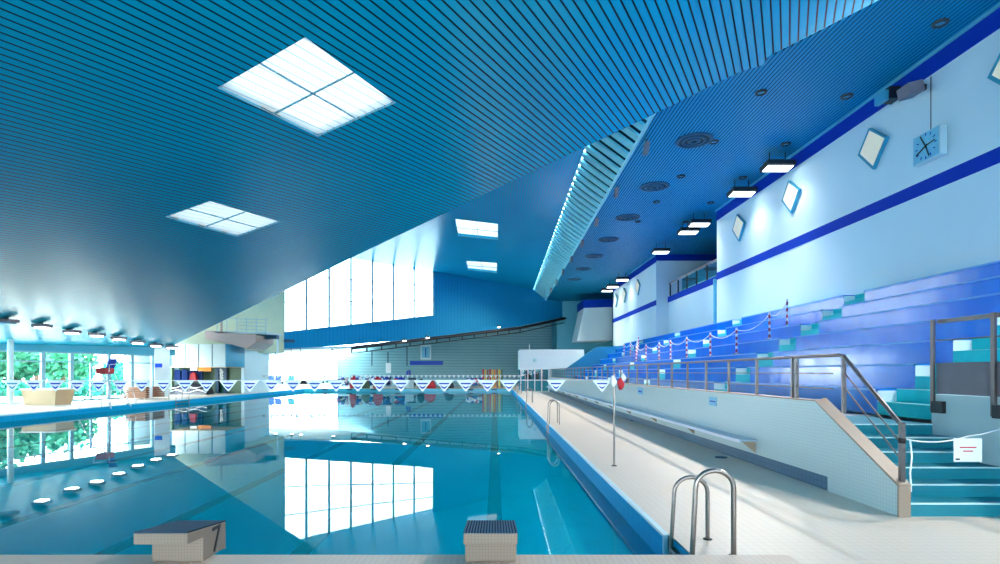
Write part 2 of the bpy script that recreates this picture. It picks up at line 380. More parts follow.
# left glazed wall line
LA = Vector((-25.9, 28.0, 0)); LB = Vector((-23.2, 36.6, 0)); LD = (LB-LA).normalized(); LN = Vector((LD.y, -LD.x, 0))
LP = LA-LD*9.0
def hole_ceiling(outer, holes, zf, mtl, name, T=0.25):
    """ceiling sheet with rectangular holes, cut by triangulation"""
    from mathutils.geometry import delaunay_2d_cdt
    vs = [Vector((p[0], p[1])) for p in outer]; loops = [list(range(len(vs)))]
    for h in holes:
        loops.append(list(range(len(vs), len(vs)+len(h)))); vs += [Vector((p[0], p[1])) for p in h]
    edges = [(l[i], l[(i+1) % len(l)]) for l in loops for i in range(len(l))]
    v, e, f, *_ = delaunay_2d_cdt(vs, edges, [], 1, 1e-6)
    def inside(p, poly):
        c = False
        for i in range(len(poly)):
            a, b = poly[i], poly[i-1]
            if (a[1] > p.y) != (b[1] > p.y) and p.x < (b[0]-a[0])*(p.y-a[1])/(b[1]-a[1])+a[0]: c = not c
        return c
    mb = MB(); keep = []
    for t in f:
        c = sum((v[i] for i in t), Vector((0, 0)))/len(t)
        if not any(inside(c, h) for h in holes): keep.append(t)
    lo = [(q.x, q.y, zf(q.x, q.y)) for q in v]; hi = [(q.x, q.y, zf(q.x, q.y)+T) for q in v]; n = len(v)
    mb.poly(lo+hi, [tuple(t) for t in keep]+[tuple(i+n for i in reversed(t)) for t in keep])
    for l in [outer]+holes:
        for i in range(len(l)):
            a, b = l[i], l[(i+1) % len(l)]
            mb.face([(a[0], a[1], zf(a[0], a[1])), (b[0], b[1], zf(b[0], b[1])), (b[0], b[1], zf(b[0], b[1])+T), (a[0], a[1], zf(a[0], a[1])+T)])
    return struct(name, mb, mtl)
sk1 = [onlow(*p) for p in ((305, 37), (396, 103), (318, 137), (217, 88))]
sk2 = [onlow(*p) for p in ((210, 201), (281, 222), (237, 237), (165, 217))]
sk3 = [onlow(*p) for p in ((-60, 262), (3, 264), (-30, 270), (-92, 268))]
ext = E2+(E3-E2)*0+Vector((0, 0, 0))
EB = Vector((15, 3.5, 0)); dirE = (E3-E0b); 
p_far = E0b; p_near = E3+(E3-E2).normalized()*9
low_out = [(E3.x+9.5, E3.y-4.2, 0), (E3.x+1.6, E3.y-.2, 0), E3.to_tuple(), E2.to_tuple(), E1.to_tuple(), E0b.to_tuple(), (-23.6, 38.5, 0), (LB+LD*0.8).to_tuple(), LA.to_tuple(), (-28.2, 20, 0), (-28.2, -9, 0), (14, -9, 0)]
hole_ceiling([(p[0], p[1]) for p in low_out], [[(q.x, q.y) for q in s] for s in (sk1, sk2)], zl, 'ceil_low', 'ceiling')
def zm(x, y): return 11.55-0.085*x
def onmid(px, py):
    u = (px-CX)/F; v = (HY-py)/F; Y = (11.55-H)/(v+0.085*u); return Vector((u*Y, Y, H+v*Y))
# end wall line (upper cladding wall): 1/Y linear in px
def Yend(px): return 1.0/(0.02105-1.913e-5*(px-284))
def endp(px, py): Y = Yend(px); return Vector((Xp(px, Y), Y, Zp(py, Y)))
GL = endp(284, 372); GR = endp(560, 372); ed = (GR-GL); ed.z = 0; ed.normalize(); en = Vector((-ed.y, ed.x, 0))
gl_far = GL-ed*6; gr_far = GR+ed*8
FT0 = Vector((3.75, 18, 0)); FT1 = Vector((4.45, 63.5, 0)); FB0 = Vector((5.15, 16, 0)); FB1 = Vector((6.05, 64.5, 0))
Eo = [Vector((p.x, p.y, 0)) for p in (E0b, E1, E2)]
m3 = [onmid(*p) for p in ((455, 219), (498, 224), (498, 240), (458, 236))]
m4 = [onmid(*p) for p in ((466, 261), (497, 263), (497, 273), (468, 270))]
mid_out = [(FT0.x, E2.y-0.3), (FT1.x, FT1.y), (gl_far.x, gl_far.y+1), (-28, 38), (E0b.x-1.0, E0b.y-2.6), (E1.x, E1.y-1.6), (E2.x-0.9, E2.y-1.2)]
hole_ceiling(mid_out, [[(q.x, q.y) for q in s] for s in (m3, m4)], zm, 'ceil_mid', 'ceiling_upper')
# upstand between the edge of the low ceiling and the upper one (faces away from the camera)
up = MB()
for a, b in ((E0b, E1), (E1, E2)):
    n = Vector((0, -0.12, 0))
    up.poly([a+n*0.3, b+n*0.3, Vector((b.x, b.y-0.04, zm(b.x, 0)+.2)), Vector((a.x, a.y-0.04, zm(a.x, 0)+.2))], [(0, 1, 2, 3)])
up.poly([Vector((E0b.x, E0b.y-.04, E0b.z)), Vector((-24.3, 38.6, 3)), Vector((-24.3, 38.6, 14)), Vector((E0b.x, E0b.y-.04, 14))], [(0, 1, 2, 3)])
up.poly([Vector((E2.x, E2.y-.04, E2.z)), Vector((E3.x, E3.y-.04, E3.z)), Vector((E3.x, E3.y-.04, 12)), Vector((E2.x, E2.y-.04, 12))], [(0, 1, 2, 3)])
struct('trim_1', up, 'ceil_mid')
# right ceiling above the stand
rc_out = [(R1.x, R1.y), (R2.x, R2.y), (R3.x, R3.y), (R3.x+(R3.x-R2.x)*1.2, R3.y+(R3.y-R2.y)*1.2), (17, 5), (17, 66.5), (FB1.x, FB1.y), (FB0.x, 17.5)]
hole_ceiling([(p[0], p[1]) for p in rc_out], [], lambda x, y: RZ, 'ceil_right', 'ceiling_right', 0.03)
# sloped fascia of pale slats between upper ceiling and right ceiling
fa = MB(); fb = MB()
n = 0; y = 17.6
def fpt(y, t):
    a = FT0.lerp(FT1, (y-FT0.y)/(FT1.y-FT0.y)); b = FB0.lerp(FB1, (y-FB0.y)/(FB1.y-FB0.y))
    a.z = zm(a.x, 0); b.z = RZ
    return a.lerp(b, t)
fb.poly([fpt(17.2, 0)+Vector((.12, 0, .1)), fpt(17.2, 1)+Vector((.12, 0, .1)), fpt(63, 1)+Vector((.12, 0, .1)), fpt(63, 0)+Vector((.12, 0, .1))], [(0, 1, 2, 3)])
while y < 62.6:
    p = [fpt(y, 0), fpt(y, 1), fpt(y+0.42, 1), fpt(y+0.42, 0)]
    nn = (p[1]-p[0]).cross(p[3]-p[0]).normalized()*0.09
    fa.prism([q for q in p], nn if nn.z > 0 else -nn)
    y += 0.8
fas = thing('slatted_ceiling_fascia', 'long sloping fascia of pale turquoise slats between the two blue ceilings', 'ceiling fascia', (4.5, 40, 10.5))
fa.build('slats', M['fascia'], fas); fb.build('backing', M['fascia_back'], fas)
ftrim = MB(); ftrim.tube([fpt(17.3, 1)+Vector((0, 0, -.03)), fpt(62.8, 1)+Vector((0, 0, -.03))], 0.07, n=6)
ftrim.build('edge_bead', M['fascia'], fas)

# rooflights
def rooflight(name, q, zoff, bars=(1, 1)):
    q = [Vector(p) for p in q]; c = sum(q, Vector())/4
    pane = MB(); pane.face([p+Vector((0, 0, zoff)) for p in q])
    t = bpy.data.objects.new(name, None); C.objects.link(t); t.location = c; t['kind'] = 'structure'
    pane.build('pane', M['polycarb'], t)
    fr = MB()
    for i in range(4): fr.tube([q[i]+Vector((0, 0, 0.02)), q[(i+1) % 4]+Vector((0, 0, 0.02))], 0.02, n=4)
    a = (q[0]+q[1])/2; b = (q[2]+q[3])/2; fr.tube([a+Vector((0, 0, .06)), b+Vector((0, 0, .02))], 0.024, n=4)
    a = (q[1]+q[2])/2; b = (q[3]+q[0])/2; fr.tube([a+Vector((0, 0, .06)), b+Vector((0, 0, .02))], 0.024, n=4)
    fr.build('glazing_bars', M['frame'], t)
    ax = q[1]-q[0]; ay = q[3]-q[0]
    po = portal(c+Vector((0, 0, zoff+0.3)), (0, 0, math.atan2(ax.y, ax.x)), ax.length*1.05, ay.length*1.05)
    return t
rooflight('window_1', sk1, 0.06); rooflight('window_2', sk2, 0.06); rooflight('window_3', m3, 0.2); rooflight('window_4', m4, 0.2)

# ---------------------------------------------------------------- end wall
ew = MB(); th = en*0.35
def quadwall(mb, pts, m=None): mb.prism([tuple(p) for p in pts], th, m)
B0, B1, B2, B3 = endp(284, 350), endp(352, 347.5), endp(520, 327.5), endp(560, 319)
B4 = B3+(B3-B2).normalized()*3
wl, wr = endp(284, 332.5), endp(434, 315.5)
tl, tr_ = Vector((wl.x, wl.y, zm(wl.x, 0)+.1)), Vector((wr.x, wr.y, zm(wr.x, 0)-0.02))
def T(p): return Vector((p.x, p.y, zm(p.x, 0)+0.4))
quadwall(ew, [B0, endp(434, 337.8), wr, wl]); 
quadwall(ew, [endp(434, 337.8), B2, Vector((B2.x, B2.y, 13)), Vector((wr.x, wr.y, 14)), wr])
quadwall(ew, [B2, B3, B4, Vector((B4.x, B4.y, 12)), Vector((B2.x, B2.y, 13))])
struct('wall_end', ew, 'clad')
# window in it
def in_end(px, t):  # t 0 sill 1 head
    a = wl.lerp(wr, 0); Y = Yend(px); x = Xp(px, Y); f = (x-wl.x)/(wr.x-wl.x); p = wl.lerp(wr, f); q = Vector((p.x, p.y, zm(p.x, 0)))
    return p.lerp(q, t)
wn_ = bpy.data.objects.new('window_5', None); C.objects.link(wn_); wn_.location = (wl+wr)/2; wn_['kind'] = 'structure'
p_ = MB(); p_.face([wl+en*.15, wr+en*.15, tr_+en*.15, tl+en*.15]); p_.build('pane', M['hazeglass'], wn_)
fr_ = MB()
for px in (284, 306.6, 329.4, 351.3, 373, 393.8, 414.5, 434): fr_.tube([in_end(px, 0)+en*.1, in_end(px, 1)+en*.1], 0.12, n=4)
for t in (0.34, 0.66): fr_.tube([in_end(284, t)+en*.1, in_end(434, t)+en*.1], 0.045, n=4)
fr_.tube([in_end(284, 0)+en*.1, in_end(434, 0)+en*.1], 0.08, n=4)
fr_.build('window_frame', M['frame'], wn_)
mid = (wl+wr+tl+tr_)/4+en*0.6
portal(mid, (math.pi/2, 0, math.atan2(ed.y, ed.x)), (wr-wl).length, 7.4)
# dark beam and soffit under the cladding wall
sf = MB(); back = Vector((0, 7, 0))
def backp(p, d): return Vector((p.x, p.y, p.z))+en*d
for a, b in ((B0, B1), (B1, B2), (B2, B3), (B3, B4)):
    sf.prism([a, b, backp(b, 11), backp(a, 11)], (0, 0, 0.15))
struct('ceiling_soffit', sf, 'offwhite')
bm_ = MB(); pa, pb, pc = B1, B2, B3
pts = [B1-en*.1, B2-en*.1, B3-en*.1, B4-en*.1]
bm_.tube([p+Vector((0, 0, -.05)) for p in pts], 0.16, n=6)
for i in range(14):
    p = B1.lerp(B2, i/13); bm_.box(p.x-.05, p.x+.05, p.y-.2, p.y, p.z-.55, p.z)
bm_.tube([p+Vector((0, 0, -.55)) for p in pts], 0.05, n=6)
tag(bm_.build('steel_truss_beam', M['dark']), 'long dark steel beam sloping up along the foot of the blue cladding', 'beam')
# lower end wall
def lowp(px, z=0): Y = 60+(px-250)*0.025; return Vector((Xp(px, Y), Y, z))
lw = MB()
def lseg(a, b, z0, z1, m): p, q = lowp(a), lowp(b); lw.prism([(p.x, p.y, z0), (q.x, q.y, z0), (q.x, q.y, z1), (p.x, p.y, z1)], (0, .3, 0), M[m])
def sofz(p):
    s_ = (Vector((p.x, p.y, 0))-Vector((GL.x, GL.y, 0))).dot(ed); q = [((Vector((k.x, k.y, 0))-Vector((GL.x, GL.y, 0))).dot(ed), k.z) for k in (B0, B1, B2, B3, B4)]
    for (a, za), (b, zb) in zip(q, q[1:]):
        if s_ <= b: return za+(zb-za)*max(0, (s_-a))/(b-a)
    return q[-1][1]
_w = [lowp(338+k*16.2) for k in range(15)]
lw.prism([(_w[0].x, _w[0].y, 0), (_w[-1].x, _w[-1].y, 0)]+[(q.x, q.y, sofz(q)+.12) for q in reversed(_w)], (0, .3, 0), M['fartile'])
lw.box(7.25, 7.4, 63.6, 68.5, 0, 10, M['tealwall'])
lseg(225, 258, 0, 4.6, 'white'); lseg(258, 338, 3.1, 4.8, 'white')
struct('wall_end_lower', lw)
w6 = bpy.data.objects.new('window_6', None); C.objects.link(w6); w6.location = lowp(298); w6['kind'] = 'structure'
g = MB(); a, b = lowp(258), lowp(338); g.face([a+Vector((0, .15, 0)), b+Vector((0, .15, 0)), b+Vector((0, .15, 3.1)), a+Vector((0, .15, 3.1))]); g.build('pane', M['glass'], w6)
g = MB()
for px in (258, 271, 284, 297, 312, 325, 338): p = lowp(px); g.box(p.x-.09, p.x+.09, p.y, p.y+.12, 0, 3.1)
for z in (0.05, 2.3, 3.05): p, q = lowp(297), lowp(312); g.prism([(p.x, p.y, z), (q.x, q.y, z), (q.x, q.y, z+.08), (p.x, p.y, z+.08)], (0, .1, 0))
g.build('window_frame', M['frame'], w6)
# ---------------------------------------------------------------- green side wall with gallery, behind the kiosk
gw = MB(); g0 = GL.copy(); g0.z = 0; g1 = Vector((-26.5, 38.5, 0))
gw.prism([(g0.x, g0.y, 3.4), (g1.x, g1.y, 3.0), (g1.x, g1.y, 14), (g0.x, g0.y, 14)], (-.3, .1, 0))
struct('wall_left_upper', gw, 'green')
gw = MB(); gw.box(-26.6, -26.3, 38.4, 61, 0, 4.2); gw.box(-27, -19, 47.0, 47.2, 3.3, 4.9)
gw.prism([(g0.x, g0.y, 3.4), (lowp(236).x, 60, 3.4), (lowp(236).x-5, 60, 3.4), (g1.x, g1.y, 3.4)], (0, 0, .2))
struct('wall_left_lower', gw, 'white')
ga = thing('gallery_balcony', 'small brownish balcony with thin white railing on the pale green wall', 'balcony', (Xp(245, 40.6), 40.6, 3.6))
b = MB(); Y = 40.6
x0, x1, x2 = Xp(205, Y), Xp(232, Y), Xp(256, Y); z0 = Zp(342, Y); z1 = Zp(333, Y)
b.prism([(x0, Y, z0+.2), (x1-.6, Y, z0-.05), (x2-.7, Y, z0-.5), (x2, Y, z0), (x2, Y, z1-.1), (x0, Y, z1+.2)], (0, 3.2, 0)); b.build('balcony_slab', M['brown'], ga)
b = MB(); b.prism([(x1-1.2, Y, z1), (Xp(266, Y), Y, z1-.05), (Xp(266, Y), Y, z1+.08), (x1-1.2, Y, z1+.15)], (0, 3, 0)); b.build('balcony_floor', M['offwhite'], ga)
b = MB(); xa, xb = Xp(217, Y), Xp(266, Y)
for k in range(4): b.tube([(xa+(1.6 if k < 3 else 0), Y, z1+.3+.28*k), (xb, Y, z1+.2+.27*k)], 0.02, n=5)
for k in range(6): x = xa+(xb-xa)*k/5; b.tube([(x, Y, z1), (x, Y, z1+1.15)], 0.025, n=5)
b.build('railing', M['frame_lt'], ga)
b = MB(); x = Xp(222, Y); b.box(x-.1, x+.05, Y-.05, Y, z1+.1, z1+1.3); b.build('gate_post', M['brown'], ga)
Yq = 42.0
b = MB(); b.box(Xp(265, Yq), Xp(276.5, Yq), Yq, Yq+.5, Zp(339, Yq), Zp(335, Yq)); tag(b.build('wall_loudspeaker', M['darkteal']), 'dark blue speaker box at the end of the gallery railing', 'speaker')
p = endp(289, 341); b = MB(); b.obox(p-en*.1, ed*.45, en*.06, (0, 0, .13)); tag(b.build('display_plate', M['darkteal']), 'small dark plate on the blue cladding under the corner of the big window', 'sign')

# ---------------------------------------------------------------- left glazed wall
def lefts(px):
    u = (px-CX)/F; # intersect ray (u,1) with LA + s LD
    # u*Y = LA.x + s LD.x ; Y = LA.y + s LD.y
    return (LA.x-u*LA.y)/(u*LD.y-LD.x)
def lp(s, z, off=0): p = LA+LD*s-LN*off; return Vector((p.x, p.y, z))
def lbox(mb, s0, s1, z0, z1, o0=-.1, o1=.1, m=None):
    mb.prism([lp(s0, z0, o0), lp(s1, z0, o0), lp(s1, z1, o0), lp(s0, z1, o0)], tuple(-LN*(o1-o0)), m)
HEAD = 2.88
lw2 = MB(); lbox(lw2, -9, 10.5, HEAD, 4.2, -.1, .15); struct('wall_left', lw2, 'tealwall')
lw3 = MB(); lbox(lw3, lefts(153), lefts(167)+.1, 0, 3.6, -.15, .25); struct('wall_left_pillar', lw3, 'white')
marks = [lefts(x) for x in (10.5, 43, 71.5, 109, 132, 153)]
bays = [(-9, -6.2), (-6.0, -3.2), (-3.0, marks[0]-.1)]+[(marks[i]+.1, marks[i+1]-.1) for i in range(5)]
for i, (a, b) in enumerate(bays):
    o = bpy.data.objects.new('window_%d' % (7+i), None); C.objects.link(o); o.location = lp((a+b)/2, 0); o['kind'] = 'structure'
    g = MB(); g.face([lp(a, .05), lp(b, .05), lp(b, HEAD), lp(a, HEAD)]); g.build('pane', M['glass'], o)
    g = MB()
    for s in (a-.1, b): lbox(g, s, s+.1, 0, HEAD, -.06, .1)
    lbox(g, a, b, 0, .1, -.04, .08); lbox(g, a, b, HEAD-.08, HEAD, -.04, .08); lbox(g, a, b, 2.28, 2.35, -.03, .05)
    if i == 5: lbox(g, (a+b)/2-.05, (a+b)/2+.05, 0, 2.28, -.04, .06)
    g.build('window_frame', M['frame'], o)
c_ = (lp(-9, 0)+lp(10.0, 0))/2
portal(Vector((c_.x, c_.y, 1.45))-LN*0.5, (math.pi/2, 0, math.atan2(LD.y, LD.x)+math.pi), 19, 2.9)
pc = MB(); p = LA+LN*1.2+LD*0.2; s_ = Vector((Xp(10.5, 27.5), 27.5, 0)); pc.lathe(s_, [(0.13, 0), (0.13, 3.6)], n=16)
tag(pc.build('round_column', M['offwhite']), 'slim pale round column in front of the left windows', 'column')
sw = MB(); sw.box(-28.4, -28.1, -9, 22, 0, 5); sw.prism([(-28.2, 20.5, 0), (-28.2, 20.5, 5), (LP.x, LP.y, 5), (LP.x, LP.y, 0)], (-.2, 0, 0)); struct('wall_left_near', sw, 'white')
# ---------------------------------------------------------------- wall behind the camera: big glazing
BT = 2.8
bw = MB(); bw.box(-28.4, 17, -9.2, -9, 0, 0.9); bw.box(-28.4, 17, -9.2, -9, BT, 14)
bw.box(-28.4, -25, -9.2, -9, 0, 8); bw.box(12.5, 17, -9.2, -9, 0, 14); struct('wall_back', bw, 'white')
o = bpy.data.objects.new('window_15', None); C.objects.link(o); o.location = (-6, -9.1, 4); o['kind'] = 'structure'
g = MB(); g.face([(-25, -9.1, .9), (12.5, -9.1, .9), (12.5, -9.1, BT), (-25, -9.1, BT)]); g.build('pane', M['glass'], o)
g = MB()
for k in range(16): x = -25+37.5*k/15; g.box(x-.06, x+.06, -9.15, -9, .9, BT)
for z in (1.7,): g.box(-25, 12.5, -9.15, -9.05, z-.04, z+.04)
g.build('window_frame', M['frame'], o)
portal((-6.25, -9.6, (.9+BT)/2), (math.pi/2, 0, math.pi), 37.5, BT-.9)

# ---------------------------------------------------------------- right wall
WX = 11.6; rw = MB()
rw.box(WX, WX+.3, -9, 27.9, 0, RZ+.1); rw.box(WX, WX+.85, 38.4, 52.5, 0, RZ+.1)
rw.box(WX+.85, 17, 38.4, 38.7, 0, RZ+.1); rw.box(WX+.3, 17, 27.6, 27.9, 0, RZ+.1)
rw.box(12.45, 12.7, 27.9, 38.4, 0, 6.75)
struct('wall_right', rw, 'white')
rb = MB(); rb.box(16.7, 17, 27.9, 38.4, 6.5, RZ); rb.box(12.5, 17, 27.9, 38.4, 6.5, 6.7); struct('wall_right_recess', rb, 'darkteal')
zb0, zb1, zt0 = H+.414*WX, H+.446*WX, H+.68*WX
b = MB(); b.box(WX-.012, WX+.01, -9, 27.92, zb0, zb1); b.box(WX-.012, WX+.01, 38.38, 52.5, zb0, zb1)
b.box(WX-.03, WX+.01, -9, 27.93, zt0, RZ); b.box(WX-.03, WX+.01, 38.36, 52.5, zt0, RZ); b.box(WX-.03, 17, 38.34, 38.4, zt0+.1, RZ)
b.box(12.43, 12.5, 27.9, 38.4, 6.70, 7.10)
struct('trim_2', b, 'navy')
b = MB(); b.box(WX-.10, WX-.02, -9, 27.93, RZ-.08, RZ-.01); b.box(WX-.1, WX-.02, 38.36, 52.5, RZ-.08, RZ-.01); struct('trim_3', b, 'paleteal')
b = MB(); b.tube([(WX-.02, 28.1, 4.0), (WX-.02, 28.1, 6.6)], 0.09, n=10); tag(b.build('drain_pipe', M['paleteal']), 'pale teal vertical pipe at the end of the near white wall', 'pipe')
# balcony rail
t = thing('balcony_railing', 'dark glazed railing with brown top rail on the recessed blue-edged balcony', 'railing', (12.5, 33, 7.1))
b = MB(); b.tube([(12.5, 28, 8.05), (12.5, 38.3, 8.05)], 0.05, n=8); b.build('top_rail', M['brown'], t)
for k in range(7):
    b = MB(); y = 28.2+k*1.65; b.tube([(12.5, y, 7.1), (12.5, y, 8.05)], 0.035, n=6); b.build('post', M['dark'], t)
b = MB(); b.face([(12.52, 28, 7.1), (12.52, 38.3, 7.1), (12.52, 38.3, 7.95), (12.52, 28, 7.95)]); b.build('glass_panel', M['tealglass'], t)
# far right corner
b = MB(); b.box(7.2, 17, 63.6, 63.9, 0, RZ); b.box(16.5, 16.8, 52, 64, 0, RZ); b.box(WX, 16.8, 52.2, 52.5, 0, RZ); struct('wall_far_right', b, 'paleteal')
b = MB(); Y = 57
b.prism([(Xp(577, Y), Y, Zp(341, Y)), (Xp(612, Y), Y, Zp(340, Y)), (Xp(612, Y), Y, Zp(306, Y)), (Xp(584, Y), Y, Zp(308, Y))], (0, 4, 0), M['white'])
b.prism([(Xp(583, Y), Y-.05, Zp(308, Y)), (Xp(614, Y), Y-.05, Zp(307, Y)), (Xp(614, Y), Y-.05, Zp(299, Y)), (Xp(583, Y), Y-.05, Zp(300, Y))], (0, 4.1, 0), M['navy'])
tag(b.build('projecting_gallery_box'), 'white boxed-out gallery with blue top band in the far right corner', 'gallery')

# ---------------------------------------------------------------- grandstand
SX, DX, TZ, RI = 7.0, 0.69, 1.41, 0.46
AIS = [(8.4, 9.78), (16.1, 17.05), (24.1, 25.05), (32.1, 33.05), (40.1, 41.05)]
SEG = [(3.2, 8.4)]+[(AIS[i][1], AIS[i+1][0]) for i in range(4)]+[(41.05, 46)]
stand = thing('grandstand', 'worn blue stepped grandstand rising along the right wall', 'grandstand', (9, 25, .92))
for k in range(7):
    b = MB(); x0 = SX+DX*k; z1 = TZ+RI*k
    for (a, c) in SEG:
        b.box(x0, WX-.01, a, c, z1-RI+.0, z1-.03, M['tier'])
        b.box(x0-.03, x0+DX, a, c, z1-.05, z1, M['tier'])
        b.box(x0-.034, x0+.02, a, c, z1-.035, z1+.003, M['tieredge'])
    b.build('seating_tier', M['tier'], stand)
for j, (a, c) in enumerate(AIS):
    b = MB(); w = MB()
    for k in range(7):
        x0 = SX+DX*k; z1 = TZ+RI*k
        b.box(x0, x0+.36, a, c, z1-RI, z1-RI/2); b.box(x0+.34, WX-.01, a, c, z1-RI-.01, z1)
        w.box(x0-.02, x0+DX, c-.012, c+.0, z1-RI, z1-.06); 
    b.build('aisle_steps', M['aisle'], stand)
    for k in range(7):
        x0 = SX+DX*k; z1 = TZ+RI*k; e = MB(); e.box(x0, x0+.345, c-.012, c+.004, z1-RI/2, z1-.03)
        e.build('tier_end_face', M['plastic_w'], stand)
    e = MB()
    for k in range(7):
        x0 = SX+DX*k; z1 = TZ+RI*k
        e.box(x0-.005, x0+.04, a+.02, c-.02, z1-RI/2, z1-RI/2+.006); e.box(x0+.335, x0+.38, a+.02, c-.02, z1, z1+.006)
    e.build('step_nosing', M['teal_nose'], stand)
b = MB(); b.prism([(6.1, 46, 0), (11.59, 46, 0), (11.59, 46, 4.0), (8.75, 46, 3.85), (6.1, 46, 1.98)], (0, .35, 0)); b.build('end_parapet', M['tealwall'], stand)
b = MB(); b.box(4.94, 6.99, 9.8, 45.9, .2, .92); b.build('walkway', M['concrete'], stand)
# front parapet wall, tiled, with sloping end
fw = MB(); TH = 0.13; BX = 4.8
fw.prism([(BX, 7.71, 0), (BX, 7.71, .21), (BX, 8.0, .21), (BX, 8.0, 1.28), (BX, 6.36, .36), (BX, 6.36, 0)], (TH, 0, 0))
fw.box(BX, BX+TH, 8.0, 47, .21, 1.28); fw.box(BX+.06, BX+TH, 7.7, 47, 0, .21, None)
struct('wall_stand_front', fw, 'stile')
b = MB(); b.box(BX+.03, BX+.06, 7.72, 47, 0, .21); struct('baseboard_right', b, 'kerbtile')
b = MB(); b.box(BX-.0, BX+.25, 47, 47.2, 0, 2.0); struct('wall_stand_end', b, 'white')
b = MB(); nrm = 0.02
b.prism([(BX-.015, 6.345, .36), (BX-.015, 8.0, 1.285), (BX-.015, 8.02, 1.315), (BX-.015, 6.33, .385)], (TH+.02, 0, 0)); b.box(BX-.012, BX+TH, 6.335, 6.358, 0, .37)
b.prism([(BX+TH+.005, 6.5, .30), (BX+TH+.005, 8.05, 1.17), (BX+TH+.005, 8.05, 1.33), (BX+TH+.005, 6.5, .47)], (.06, 0, 0), None)
b.box(BX-.01, BX+TH+.05, 8.0, 47, 1.28, 1.30)
struct('trim_4', b, 'capstone')
# landing stair up to the walkway
st = thing('teal_staircase', 'wide teal painted staircase of six steps at the right edge', 'staircase', (5.85, 7.2, 0))
ys = [6.37, 6.72, 7.07, 7.42, 7.80, 8.22]
for k in range(6):
    b = MB(); z1 = .153*(k+1); b.box(BX+TH+.005, 6.73, ys[k], 9.78 if k == 5 else ys[k+1]+.01, 0, z1, M['teal_step'])
    b.box(BX+TH+.005, 6.73, ys[k]-.006, ys[k]+.03, z1-.012, z1+.003, M['teal_nose']); b.build('step', None, st)
# inner wall right of the stair with guard
iw = MB(); iw.box(6.74, 6.88, 2.5, 8.25, 0, 1.38); struct('wall_stair_right', iw, 'offwhite')
t = thing('stair_guard_rail', 'grey framed guard rail with solid grey panel above the stair wall at right edge', 'railing', (6.93, 8, 1.38))
b = MB(); b.box(6.78, 6.83, 5.6, 8.2, 2.46, 2.52); b.build('top_rail', M['rail'], t)
for y in (8.2, 7.2, 6.2):
    b = MB(); b.box(6.70, 6.735, y-.03, y+.03, 1.12, 2.52); b.build('post', M['rail'], t)
b = MB(); b.box(6.745, 6.77, 5.6, 8.17, 1.39, 1.86); b.build('guard_panel', M['mesh'], t)
b = MB(); b.tube([(6.76, 5.6, 2.2), (6.76, 8.17, 2.2)], .012, n=6); b.build('middle_wire', M['rail'], t)
for y in (8.08, 7.08):
    b = MB(); b.box(6.67, 6.735, y-.1, y+.1, 1.1, 1.28); b.build('fixing_bracket', M['dark'], t)
# long railing on the parapet
t = thing('parapet_railing', 'long steel railing on top of the tiled stand wall', 'railing', (BX+.07, 25, 1.3))
RX = BX+.07; RT = 1.96
b = MB(); b.tube([(RX, 7.58, RT), (RX, 46.8, RT)], .025, n=8); b.build('top_rail', M['rail'], t)
b = MB(); b.tube([(RX, 7.7, RT-.26), (RX, 46.8, RT-.26)], .009, n=6); b.tube([(RX, 7.7, RT-.48), (RX, 46.8, RT-.48)], .009, n=6); b.build('middle_rail', M['rail'], t)
ysp = [7.46, 8.62, 8.74]+[8.74+1.19*i for i in range(1, 33)]
for y in ysp:
    if y < 46.9:
        b = MB(); b.box(RX-.022, RX+.022, y-.022, y+.022, 1.15, RT); b.build('post', M['rail'], t)
t = thing('stair_handrail', 'sloping steel handrail descending beside the teal stair', 'handrail', (RX, 7, .5))
b = MB(); b.tube([(RX, 7.58, RT), (RX, 7.46, RT-.02), (RX, 6.42, 1.10), (RX, 6.38, 1.06)], .026, n=8); b.build('top_rail', M['rail'], t)
for d in (.22, .42):
    b = MB(); b.tube([(RX, 7.46, RT-.02-d), (RX, 6.42, 1.10-d)], .01, n=6); b.build('middle_rail', M['rail'], t)
b = MB(); b.box(RX-.025, RX+.025, 6.37, 6.42, .36, 1.12); b.build('post', M['rail'], t)
b = MB(); b.lathe((RX, 6.395, .9), [(.0, -.03), (.04, -.03), (.04, .03), (0, .03)], n=12); b.build('rope_clamp', M['black'], t)
# rope across the stair with notice
t = thing('barrier_rope', 'pale rope tied across the stair, one end hanging down', 'rope', (5.4, 6.4, .9))
b = MB(); a = Vector((RX+.03, 6.36, .92)); c = Vector((5.75, 6.5, .94)); P = [a.lerp(c, s/12)+Vector((0, 0, -.05*4*(s/12)*(1-s/12))) for s in range(13)]
P += [Vector((6.2, 6.8, .93)), Vector((6.73, 7.1, .97))]
b.tube(P, .009, n=6)
b.tube([a+Vector((.04, 0, 0)), a+Vector((.055, -.01, -.2)), a+Vector((.04, 0, -.4)), a+Vector((.05, 0, -.62))], .011, n=6); b.build('rope', M['plastic_w'], t)
b = MB(); q = Vector((6.16, 6.56, .62)); b.box(5.53, 5.87, 6.44, 6.445, .64, .92, M['plastic_w'])
for k, (x0, x1) in enumerate(((5.60, 5.80), (5.64, 5.76))): b.box(x0, x1, 6.438, 6.44, .805-.045*k, .82-.045*k, M['red'])
b.box(5.55, 5.6, 6.438, 6.44, .66, .68, M['dark'])
tag(b.build('paper_notice'), 'white paper notice with small red lines hanging from the stair rope', 'notice')
